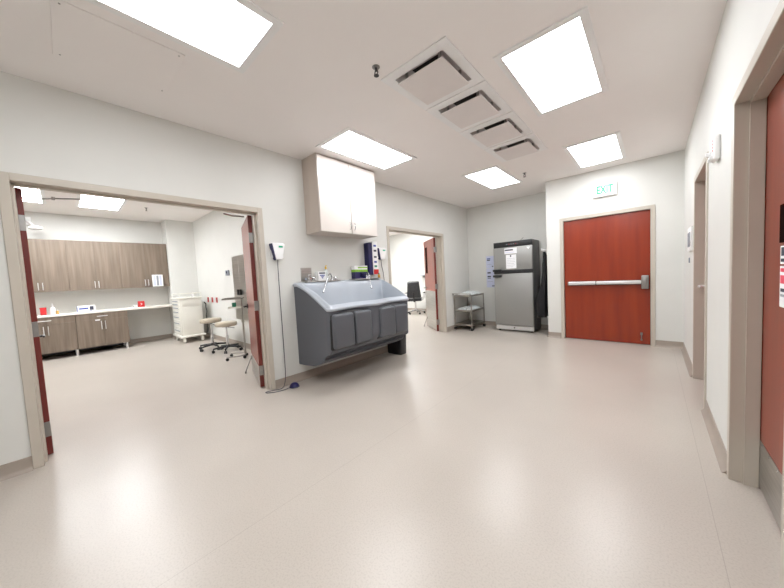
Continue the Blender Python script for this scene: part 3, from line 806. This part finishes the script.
# ------------------------------------------------------------------ steel utility cart in the corner
ux0, ux1, uy0, uy1 = .025, .465, 6.00, 6.66
t = thing('utility_cart', 'small steel three-shelf cart in the corner beside the far doorway', 'cart', (.245, 6.33, 0))
for z in (.135, .46, .80):
    mb = MB(); mb.box(ux0, ux1, uy0, uy1, z-.006, z, .002, 1)
    for (a, b, c, d) in ((ux0, ux1, uy0, uy0+.008), (ux0, ux1, uy1-.008, uy1), (ux0, ux0+.008, uy0, uy1), (ux1-.008, ux1, uy0, uy1)):
        mb.box(a, b, c, d, z-.03, z+.008, .002, 1)
    mb.build('shelf', 'cartsteel', t)
for px in (ux0+.012, ux1-.012):
    for py in (uy0+.012, uy1-.012):
        MB().cyl((px, py, .10), (px, py, .81), .014, 12).build('post', 'cartsteel', t)
        ca = MB(); ca.cyl((px, py, .075), (px, py, .105), .01, 10); ca.box(px-.016, px+.016, py-.012, py+.012, .03, .08, .003, 1)
        cst = ca.build('caster', 'cartsteel', t)
        MB().cyl((px-.022, py, .033), (px+.022, py, .033), .033, 18).build('wheel', 'black', cst)
mb = MB(); mb.tube([(ux0+.012, uy0, .80), (ux0-.0, uy0-.05, .835), (ux1-.0, uy0-.05, .835), (ux1-.012, uy0, .80)], .009, 10); mb.build('push_handle', 'cartsteel', t)
def packet(cx, cy, z, sx, sy, h, seed, label, cat='packet', group='clear wrapped packets on the steel cart'):
    rnd = random.Random(seed); mb = MB(); bm = mb.bm
    N = 13; top = []; bot = []
    for j in range(N+1):
        rt, rb = [], []
        for i in range(N+1):
            u, v = i/N*2-1, j/N*2-1
            e = max(0, (1-u**4)*(1-v**4))
            zz = z+.002+h*e*(.30+.70*rnd.random())
            px, py = cx+u*sx/2*(1+.05*rnd.uniform(-1, 1)), cy+v*sy/2*(1+.05*rnd.uniform(-1, 1))
            rt.append(bm.verts.new((px, py, zz))); rb.append(bm.verts.new((px, py, z+.001)))
        top.append(rt); bot.append(rb)
    for j in range(N):
        for i in range(N):
            bm.faces.new((top[j][i], top[j][i+1], top[j+1][i+1], top[j+1][i])); bm.faces.new((bot[j][i], bot[j+1][i], bot[j+1][i+1], bot[j][i+1]))
    for k in range(N):
        for (a, b) in (((0, k), (0, k+1)), ((N, k), (N, k+1)), ((k, 0), (k+1, 0)), ((k, N), (k+1, N))):
            bm.faces.new((top[a[0]][a[1]], top[b[0]][b[1]], bot[b[0]][b[1]], bot[a[0]][a[1]]))
    return tag(mb.build('wrapped_packet', 'clear', smooth=30), label, cat, group)
packet(.25, 6.16, .80, .34, .20, .07, 1, 'clear wrapped packet on the cart top shelf, nearest the front')
packet(.25, 6.37, .80, .34, .19, .09, 2, 'clear wrapped packet in the middle of the cart top shelf')
packet(.25, 6.55, .80, .34, .15, .08, 3, 'clear wrapped packet at the back of the cart top shelf')
packet(.165, 6.15, .46, .20, .16, .06, 4, 'crumpled clear packet on the middle cart shelf, front left')
packet(.37, 6.15, .46, .14, .17, .07, 5, 'crumpled clear packet on the middle cart shelf, front right')
packet(.24, 6.33, .46, .34, .16, .075, 6, 'crumpled clear packet at the centre of the middle cart shelf')
packet(.24, 6.51, .46, .34, .16, .07, 7, 'crumpled clear packet at the back of the middle cart shelf')

# ------------------------------------------------------------------ exit sign
t = thing('exit_sign', 'white exit sign with green letters above the red exit door', 'exit sign', (2.882, YE, 2.445))
MB().box(2.722, 3.044, YE-.045, YE, 2.445, 2.652, .006, 2).build('sign_case', 'white', t)
cu = bpy.data.curves.new('exit_text', 'FONT'); cu.body = 'EXIT'; cu.size = .175; cu.extrude = .001; cu.offset = .004; cu.align_x = 'CENTER'; cu.align_y = 'CENTER'
to = bpy.data.objects.new('tmp_text', cu); COL.objects.link(to)
bpy.context.view_layer.update()
me = bpy.data.meshes.new_from_object(to.evaluated_get(bpy.context.evaluated_depsgraph_get()))
bpy.data.objects.remove(to)
me.materials.clear(); me.materials.append(M['exitgreen'])
for v in me.vertices:
    x, y, z = v.co; v.co = Vector((x*.62+.0, -.0465-z, y*1.0+.1035))
ex = bpy.data.objects.new('exit_letters', me); COL.objects.link(ex); ex.parent = t

# ------------------------------------------------------------------ right wall fittings
t = thing('fire_alarm', 'white fire alarm strobe high on the right wall between the doors', 'fire alarm', (XR, 3.1, 1.985))
MB().box(XR-.034, XR, 3.03, 3.16, 1.985, 2.15, .012, 3).build('alarm_body', 'white', t)
MB().box(XR-.062, XR-.032, 3.13, 3.16, 2.035, 2.065, .008, 3).build('strobe_lens', 'white', t)
MB().box(XR-.052, XR-.032, 3.06, 3.15, 1.995, 2.02, .005, 2).build('horn_grille', 'white', t)
for k in range(4): MB().box(XR-.0358, XR-.0335, 3.048, 3.072, 2.045+.022*k, 2.058+.022*k).build('red_letter', 'redp', t)
t = thing('light_switch', 'white switch plate with grey rockers on the right wall by the recessed door', 'light switch', (XR, 5.1, 1.42))
MB().box(XR-.02, XR, 4.80, 5.22, 1.42, 1.70, .005, 2).build('face_plate', 'white', t)
for yy in (4.87, 5.05):
    MB().box(XR-.026, XR-.019, yy, yy+.09, 1.47, 1.64, .003, 1).build('rocker', 'switchgrey', t)
tag(MB().box(XR-.012, XR, 5.16, 5.20, 1.28, 1.345, .003, 1).build('key_switch', 'switchgrey'), 'tiny grey key switch on the right wall below the switch plate', 'key switch')
# sign plates on the near red door
def door_sign(label, y1, z0, z1, base, bands):
    t = thing('door_sign', label, 'sign', (xl, y1-.1, z0))
    MB().box(xl-.003, xl, y1-.21, y1, z0, z1, .002, 1).build('sign_plate', base, t)
    for (m, a, b, c, d) in bands:
        MB().box(xl-.0042, xl-.003, y1-.21*b, y1-.21*a, z0+(z1-z0)*c, z0+(z1-z0)*d).build('print', m, t)
door_sign('white sign with red print on the near red door', 2.232, 1.062, 1.252, 'paper',
          [('pink', .06, .94, .86, .95), ('pink', .06, .94, .58, .78), ('ink', .08, .8, .38, .46), ('switchgrey', .08, .7, .26, .32)])
door_sign('dark and white sign just above the red printed sign on the near door', 2.232, 1.262, 1.345, 'paper',
          [('ink', .06, .94, .12, .30), ('ink', .08, .9, .45, .92)])

# ------------------------------------------------------------------ treatment room furniture
xu = -5.72                                  # front of upper cabinets
ylist = [(-1.06, -.30-.38), (-.68, .105), (.105, .925), (.925, PY-.008)]
lab = ['upper oak wall cabinet at the far left, mostly behind the door', 'upper oak wall cabinet above the red container',
       'upper oak wall cabinet in the middle of the row', 'rightmost upper oak wall cabinet, holding a paper sheet']
def bar_handle(parent, x, y, z0, z1, horizontal=False):
    mb = MB()
    if horizontal: mb.tube([(x, z0, y), (x+.03, z0, y), (x+.03, z1, y), (x, z1, y)], .0065, 8)
    else: mb.tube([(x, y, z0), (x+.03, y, z0), (x+.03, y, z1), (x, y, z1)], .0065, 8)
    return mb.build('handle', 'alu', parent)
for (a, b), nm in zip(ylist, lab):
    t = thing('upper_cabinet', nm, 'cabinet', (X1, (a+b)/2, 1.36), 'row of upper oak cabinets')
    MB().box(X1+.003, xu-.02, a, b, 1.36, 2.425).build('cabinet_body', 'wood', t)
    m_ = (a+b)/2
    for (p, q, hy) in ((a+.002, m_-.001, m_-.03), (m_+.001, b-.002, m_+.03)):
        d = MB().box(xu-.019, xu, p, q, 1.358, 2.423, .001, 1).build('cabinet_door', 'wood', t)
        bar_handle(d, xu, hy, 1.40, 1.54)
xlw = -5.44
labs = ['lower oak cabinet with drawer standing left, partly behind the door leaf', 'lower oak cabinet with drawer under the box of wipes, right end']
for (a, b), nm in zip(((-.68, .127), (.130, .935)), labs):
    t = thing('base_cabinet', nm, 'cabinet', (X1+.3, (a+b)/2, 0), 'lower oak cabinets on steel legs')
    MB().box(X1+.02, xlw-.02, a, b, .135, .853).build('cabinet_body', 'wood', t)
    m_ = (a+b)/2
    q = b-.20 if a < 0 else b-.002
    dw = MB().box(xlw-.019, xlw, a+.002, b-.002, .722, .850, .001, 1).build('drawer', 'wood', t)
    bar_handle(dw, xlw, .785, m_-.085, m_+.075, True)
    for (p, q, hy) in ((a+.002, m_-.001, m_-.03), (m_+.001, b-.002, m_+.03)):
        d = MB().box(xlw-.019, xlw, p, q, .138, .718, .001, 1).build('cabinet_door', 'wood', t)
        bar_handle(d, xlw, hy, .50, .67)
    if a > 0: MB().box(xlw, xlw+.0015, m_-.12, m_-.045, .69, .715).build('name_label', 'white', t)
    for py in ((a+.05, b-.02) if a < 0 else (b-.05,)):
        for px in (X1+.1, xlw-.06):
            MB().cyl((px, py, 0), (px, py, .137), .022, 14).build('leg', 'alu', t)
    MB().box(X1+.05, X1+.07, a+.01, b-.01, .02, .135).build('shadow_strip', 'black', t)  # black strip in place of the shadow under the cabinet
tag(MB().box(X1+.002, xlw+.015, -1.06, PY-.004, .855, .895, .004, 2).build('countertop', 'counter'), 'long white countertop over the lower oak cabinets and the desk recess', 'countertop')
zc = .895
t = thing('sharps_container', 'small red container at the left end of the countertop', 'container', (-5.7, -.29, zc))
MB().box(-5.745, -5.655, -.332, -.25, zc, zc+.13, .008, 2).build('container_body', 'redp', t)
MB().box(-5.75, -5.65, -.337, -.245, zc+.125, zc+.15, .006, 2).build('lid', 'redp', t)
t = thing('pump_bottle', 'white pump bottle beside the red container on the countertop', 'bottle', (-5.7, -.17, zc))
mb = MB(); mb.lathe([(.035, 0), (.04, .006), (.04, .11), (.03, .14), (.014, .15), (.014, .165)], (-5.7, -.165, zc), 20, .8, 1.); mb.build('bottle_body', 'white', t)
mb = MB(); mb.lathe([(.016, 0), (.016, .02), (.006, .022), (.006, .05)], (-5.7, -.165, zc+.16), 14); mb.tube([(-5.7, -.165, zc+.21), (-5.66, -.165, zc+.21), (-5.64, -.165, zc+.20)], .008, 8); mb.build('pump', 'white', t)
t = thing('small_bottle', 'small amber bottle right of the white pump bottle on the countertop', 'bottle', (-5.66, -.115, zc))
mb = MB(); mb.lathe([(.018, 0), (.02, .004), (.02, .06), (.008, .072)], (-5.66, -.105, zc), 14); mb.build('bottle_body', 'amber', t)
mb = MB(); mb.lathe([(.010, 0), (.010, .02), (.006, .022)], (-5.66, -.105, zc+.071), 12); mb.build('cap', 'white', t)
t = thing('wipes_box', 'white box with blue print in the middle of the countertop', 'box', (-5.72, .3, zc))
MB().box(-5.79, -5.66, .17, .445, zc, zc+.13, .004, 1).build('carton', 'white', t)
for (a, b, c, d, m) in ((.20, .34, .05, .085, 'blue'), (.36, .42, .03, .11, 'ink'), (.20, .40, .012, .022, 'blue'), (.17, .18, 0, .13, 'blue')):
    MB().box(-5.66, -5.6588, a, b, zc+c, zc+d).build('print', m, t)
t = thing('carton', 'red box with white arrow at the right end of the countertop', 'box', (-5.7, 1.2, zc))
MB().box(-5.76, -5.66, 1.17, 1.285, zc, zc+.14, .006, 2).build('carton', 'redp', t)
mb = MB(); mb.prism([(-.04, .02), (0, .05), (-.04, .08), (-.02, .05)], lambda p: (-5.6588, 1.245+p[0], zc+.02+p[1]), lambda p: (-5.661, 1.245+p[0], zc+.02+p[1])); mb.build('arrow_print', 'white', t)
t = thing('tissue_roll', 'small white roll beside the red box on the countertop', 'roll', (-5.68, 1.12, zc))
mb = MB(); mb.lathe([(.035, 0), (.04, .004), (.04, .05), (.035, .054), (.012, .054), (.012, .045)], (-5.68, 1.105, zc), 18); mb.build('roll', 'white', t)
t = thing('chart_holder', 'clear holder with a printed sheet on the rightmost upper cabinet door', 'sheet holder', (xu, 1.57, 1.36))
MB().box(xu+.032, xu+.046, 1.475, 1.685, 1.365, 1.655, .002, 1).build('holder', 'paper', t)
for k in range(3): MB().box(xu+.046, xu+.0472, 1.50+.058*k, 1.542+.058*k, 1.39, 1.635).build('print', 'bluepaper' if k != 1 else 'switchgrey', t)

# white supply cart by the pillar
t = thing('supply_cart', 'tall white medical supply cart with drawers beside the wall pillar', 'medical cart', (-5.06, 1.99, 0))
gx0, gx1, gy0, gy1 = -5.40, -4.72, 1.76, 2.22
MB().box(gx0, gx1, gy0+.02, gy1, .17, 1.03, .012, 2).build('cart_body', 'cartwhite', t)
zz = [.19, .38, .54, .67, .78, .87, .95, 1.02]
for a, b in zip(zz, zz[1:]):
    d = MB().box(gx0+.04, gx1-.04, gy0, gy0+.02, a+.004, b-.004, .004, 1).build('drawer', 'cartwhite', t)
    MB().box(gx0+.12, gx1-.12, gy0-.012, gy0, (a+b)/2-.012, (a+b)/2+.008, .004, 1).build('drawer_pull', 'switchgrey', d)
MB().box(gx1, gx1+.014, gy0+.06, gy1-.03, .22, .83, .006, 2).build('side_panel', 'cartwhite', t)
MB().box(gx1, gx1+.014, gy0+.06, gy1-.03, .865, 1.0, .006, 2).build('side_panel', 'cartwhite', t)
mb = MB(); mb.box(gx0-.02, gx1+.02, gy0-.015, gy1+.015, 1.03, 1.065, .012, 3); mb.build('cart_top', 'cartwhite', t)
mb = MB(); mb.tube([(gx1-.01, gy0+.02, 1.06), (gx1-.01, gy0+.02, 1.16), (gx1-.01, gy1, 1.16), (gx1-.01, gy1, 1.06)], .012, 8); mb.tube([(gx1-.01, gy1, 1.16), (gx0+.02, gy1, 1.16), (gx0+.02, gy1, 1.06)], .012, 8); mb.tube([(gx1-.01, gy0+.02, 1.16), (gx0+.02, gy0+.02, 1.16), (gx0+.02, gy0+.02, 1.06)], .012, 8)
mb.build('top_rail', 'cartwhite', t)
MB().box(gx0-.05, gx1+.05, gy0-.03, gy1+.03, .125, .175, .018, 3).build('bumper', 'cartwhite', t)
for px in (gx0+.05, gx1-.03):
    for py in (gy0+.05, gy1-.05):
        cst = MB().box(px-.03, px+.03, py-.025, py+.025, .07, .128, .008, 2).build('caster', 'cartwhite', t)
        MB().cyl((px, py-.02, .066), (px, py+.02, .066), .066, 20).build('wheel', 'cartwhite', cst)
t = thing('cart_bottle', 'small white bottle standing on top of the white supply cart', 'bottle', (-4.85, 2.08, 1.0665))
mb = MB(); mb.lathe([(.03, 0), (.03, .07), (.012, .085), (.012, .11), (.004, .112)], (-4.85, 2.08, 1.0665), 16); mb.build('bottle_body', 'white', t)
tag(MB().tube(smooth_path([(-4.70, 2.262, .93), (-4.66, 2.285, .88), (-4.68, 2.29, .80), (-4.64, 2.29, .70), (-4.68, 2.285, .60), (-4.66, 2.29, .45), (-4.66, 2.28, .30), (-4.68, 2.27, .185)]), .012, 8).build('power_cord', 'black'),
    'black power cord looped down the side of the white supply cart', 'cord')

# rolling stools
def make_stool(label, x, y, zt, rz):
    t = lthing('rolling_stool', label, 'stool', (x, y, 0), rz, 'tan rolling stools')
    mb = MB(); mb.lathe([(.15, 0), (.185, .006), (.195, .02), (.195, .06), (.18, .078), (.12, .084), (.01, .086)], (0, 0, zt-.086), 32); mb.build('seat', 'stoolseat', t, off=(0, 0, 0))
    mb = MB(); mb.lathe([(.09, 0), (.09, .012), (.03, .012)], (0, 0, zt-.098), 20); mb.build('seat_plate', 'black', t, off=(0, 0, 0))
    mb = MB(); mb.lathe([(.028, 0), (.026, .20), (.016, .202), (.016, zt-.21)], (0, 0, .11), 16); mb.build('column', 'chrome', t, off=(0, 0, 0))
    mb = MB(); mb.lathe([(.04, 0), (.045, .03), (.03, .055)], (0, 0, .075), 16)
    mb.build('hub', 'black', t, off=(0, 0, 0))
    mb = MB(); mb.tube([(.03, 0, zt-.11), (.10, 0, zt-.12), (.16, 0, zt-.13)], .006, 8); mb.build('height_lever', 'black', t, off=(0, 0, 0))
    for k in range(5):
        a = 2*PI*k/5; c, s = math.cos(a), math.sin(a)
        lg = MB().tube([(.03*c, .03*s, .098), (.14*c, .14*s, .092), (.255*c, .255*s, .078)], [.024, .020, .015], 10).build('leg', 'black', t, off=(0, 0, 0))
        mb = MB(); mb.cyl((.255*c, .255*s, .05), (.255*c, .255*s, .08), .008, 8)
        for w in (-1, 1):
            mb.cyl((.255*c-s*w*.006, .255*s+c*w*.006, .027), (.255*c-s*w*.022, .255*s+c*w*.022, .027), .027, 14)
        mb.build('caster', 'black', lg, off=(0, 0, 0))
    return t
make_stool('taller tan rolling stool nearer the white supply cart', -3.37, 1.985, .640, .1)
make_stool('lower tan rolling stool nearer the doorway', -2.84, 2.095, .585, .75)

# instrument stand
t = lthing('instrument_stand', 'steel rolling instrument stand with a flat tray behind the right door leaf', 'instrument stand', (-1.99, 2.09, 0), 0)
ua = Vector((-.51, -.86, 0)); ub = Vector((.86, -.51, 0))
def loc3(a, b, z): return tuple(ua*a+ub*b+Vector((0, 0, z)))
Rm = Matrix(((ua.x, ub.x, 0, 0), (ua.y, ub.y, 0, 0), (0, 0, 1, 0), (0, 0, 0, 1)))
mb = MB(); mb.tube([loc3(0, 0, .05), loc3(0, 0, .65)], .016, 12); mb.tube([loc3(0, 0, .65), loc3(0, 0, 1.05)], .011, 12); mb.lathe([(.022, 0), (.022, .04)], (0, 0, .63), 14); mb.build('pole', 'cartsteel', t, off=(0, 0, 0))
mb = MB(); mb.tube([loc3(.27, -.16, .06), loc3(.05, -.16, .065), loc3(0, -.1, .065), loc3(0, .1, .065), loc3(.05, .16, .065), loc3(.27, .16, .06)], .012, 10); mb.build('base', 'cartsteel', t, off=(0, 0, 0))
for (a, b) in ((.26, -.16), (.26, .16), (.0, -.1), (.0, .1)):
    p = loc3(a, b, 0); mb = MB(); mb.cyl((p[0], p[1], .03), (p[0], p[1], .06), .008, 8); mb.cyl((p[0]-.01, p[1], .026), (p[0]+.01, p[1], .026), .026, 14); mb.build('caster', 'black', t, off=(0, 0, 0))
mb = MB(); mb.box(-.02, .27, -.16, .16, 1.05, 1.054, X=Rm)
for (a, b, c, d) in ((-.02, .27, -.16, -.154), (-.02, .27, .154, .16), (-.02, -.014, -.16, .16), (.264, .27, -.16, .16)): mb.box(a, b, c, d, 1.05, 1.075, X=Rm)
mb.build('tray', 'cartsteel', t, off=(0, 0, 0))
mb = MB(); mb.box(.0, .20, -.10, .10, .900, .915, .004, 1, X=Rm); mb.build('lower_shelf', 'cartwhite', t, off=(0, 0, 0))

# wall mounted steel cabinet, thermostat, red outlets on the treatment room right wall
t = thing('steel_cabinet', 'grey steel cabinet on the treatment room right wall behind the door leaf', 'cabinet', (-2.5, Y1R, .60))
MB().box(-2.97, -1.95, Y1R-.07, Y1R-.003, .60, 1.88, .003, 1).build('cabinet_body', 'steel', t)
for (a, b, hx) in ((-2.96, -2.652, -2.70), (-2.648, -1.96, -2.60)):
    d = MB().box(a, b, Y1R-.082, Y1R-.07, .61, 1.87, .002, 1).build('cabinet_door', 'steel', t)
    MB().box(hx-.025, hx+.025, Y1R-.12, Y1R-.082, 1.10, 1.21, .006, 2).build('handle', 'black', d)
t = thing('thermostat', 'small grey thermostat on the treatment room right wall', 'thermostat', (-3.45, Y1R, 1.53))
MB().box(-3.54, -3.36, Y1R-.025, Y1R, 1.515, 1.63, .004, 1).build('case', 'switchgrey', t)
MB().box(-3.49, -3.42, Y1R-.027, Y1R-.025, 1.56, 1.61).build('display', 'ink', t)
for k, (xx, w) in enumerate(((-4.90, 'leftmost'), (-4.59, 'middle'), (-4.28, 'rightmost'))):
    t = thing('wall_outlet', w+' of the three red wall outlets above the stools', 'wall outlet', (xx, Y1R, .91), 'red wall outlets in a row')
    MB().box(xx-.045, xx+.045, Y1R-.012, Y1R, .905, 1.03, .003, 1).build('face_plate', 'redp', t)
    for zq in (.945, .99): MB().box(xx-.02, xx+.02, Y1R-.015, Y1R-.012, zq-.014, zq+.014).build('socket', 'rededge', t)
# small items on the stand's lower shelf
p = Vector((-1.99, 2.09, 0))+ua*.12
tag(MB().lathe([(.028, 0), (.034, .01), (.034, .07), (.03, .075)], (p.x, p.y, .9165), 18).build('cup', 'teal'), 'small green cup on the lower shelf of the instrument stand', 'cup')
# exam light high in the treatment room
t = thing('exam_light', 'white jointed exam light arm high on the treatment room wall', 'exam light', (X1, -.35, 2.75))
mb = MB(); mb.box(X1, X1+.05, -.46, -.32, 2.74, 2.90, .01, 2); mb.build('wall_mount', 'white', t)
mb = MB(); mb.tube([(X1+.05, -.39, 2.85), (X1+.25, -.32, 2.74), (X1+.34, -.27, 2.66)], .022, 10); mb.build('arm', 'white', t)
mb = MB(); mb.lathe([(.03, 0), (.09, -.03), (.10, -.07), (.09, -.08)], (X1+.35, -.26, 2.70), 20); mb.build('lamp_head', 'white', t)

# ------------------------------------------------------------------ office beyond the second doorway
t = lthing('office_chair', 'black leather office chair seen through the far doorway', 'office chair', (-2.62, 8.02, 0), math.radians(28))
Z0 = (0, 0, 0)
mb = MB(); mb.box(-.25, .25, -.25, .25, .44, .54, .045, 4); mb.build('seat', 'leather', t, off=Z0)
mb = MB(); mb.box(-.24, .24, -.31, -.21, .56, 1.10, .045, 4)
for v in mb.bm.verts:
    h = (v.co.z-.56)/.54; v.co.y -= .10*h*h; v.co.x *= 1-.22*h*h
mb.build('backrest', 'leather', t, off=Z0)
mb = MB(); mb.box(-.20, .20, -.37, -.27, .84, 1.12, .045, 4); mb.build('headrest', 'leather', t, off=Z0)
mb = MB(); mb.tube([(0, -.1, .43), (0, -.28, .44), (0, -.33, .60), (0, -.34, .75)], .025, 10); mb.build('back_spine', 'black', t, off=Z0)
for s in (-1, 1):
    ar = MB().tube([(s*.25, -.22, .50), (s*.31, -.20, .60), (s*.31, -.17, .70), (s*.31, .12, .70), (s*.31, .16, .60), (s*.25, .14, .50)], .022, 10).build('armrest', 'alu', t, off=Z0)
    MB().box(s*.31-.03, s*.31+.03, -.17, .13, .70, .735, .014, 3).build('arm_pad', 'leather', ar, off=Z0)
mb = MB(); mb.cyl((0, 0, .12), (0, 0, .44), .028, 14); mb.build('column', 'chrome', t, off=Z0)
for k in range(5):
    a = 2*PI*k/5+.3; c, s = math.cos(a), math.sin(a)
    lg = MB().tube([(0, 0, .12), (.15*c, .15*s, .105), (.29*c, .29*s, .075)], [.03, .022, .016], 10).build('leg', 'chrome', t, off=Z0)
    mb = MB(); mb.cyl((.29*c, .29*s, .05), (.29*c, .29*s, .08), .008, 8)
    for w in (-1, 1): mb.cyl((.29*c-s*w*.006, .29*s+c*w*.006, .028), (.29*c-s*w*.024, .29*s+c*w*.024, .028), .028, 14)
    mb.build('caster', 'black', lg, off=Z0)
t = thing('wall_shelf', 'small grey wall shelf in the office left of the open door leaf', 'shelf', (-2.5, Y2F, 1.27))
MB().box(-2.72, -2.32, Y2F-.16, Y2F, 1.29, 1.315, .004, 1).build('shelf_board', 'switchgrey', t)
MB().box(-2.62, -2.56, Y2F-.10, Y2F, 1.22, 1.29, .004, 1).build('bracket', 'hinge', t)

# ------------------------------------------------------------------ world, camera, view
w = bpy.data.worlds.new('world'); SC.world = w; w.use_nodes = True
w.node_tree.nodes['Background'].inputs[0].default_value = (.9, .9, .9, 1)
w.node_tree.nodes['Background'].inputs[1].default_value = .2
cam = bpy.data.cameras.new('camera'); co = bpy.data.objects.new('camera', cam); COL.objects.link(co)
yaw, pitch, roll = (math.radians(a) for a in (41.7505, -3.2951, -2.9776))
fwd = Vector((-math.sin(yaw)*math.cos(pitch), math.cos(yaw)*math.cos(pitch), math.sin(pitch)))
rt = Vector((math.cos(yaw), math.sin(yaw), 0)); up = rt.cross(fwd)
r2 = rt*math.cos(roll)+up*math.sin(roll); u2 = up*math.cos(roll)-rt*math.sin(roll)
co.matrix_world = Matrix(((r2.x, u2.x, -fwd.x, 3.4702), (r2.y, u2.y, -fwd.y, 0), (r2.z, u2.z, -fwd.z, 1.2946), (0, 0, 0, 1)))
cam.sensor_width = 36; cam.lens = 36*292.72/784; cam.clip_start = .02
SC.camera = co
SC.view_settings.view_transform = 'Standard'; SC.view_settings.look = 'None'
SC.view_settings.exposure = 0.36; SC.view_settings.gamma = 1.0; SC.view_settings.use_curve_mapping = False
try:
    SC.cycles.max_bounces = 10; SC.cycles.diffuse_bounces = 8; SC.cycles.use_denoising = True
    SC.cycles.sample_clamp_indirect = 8
except Exception: pass
for o in SC.objects:
    if 'origin' in o: del o['origin']
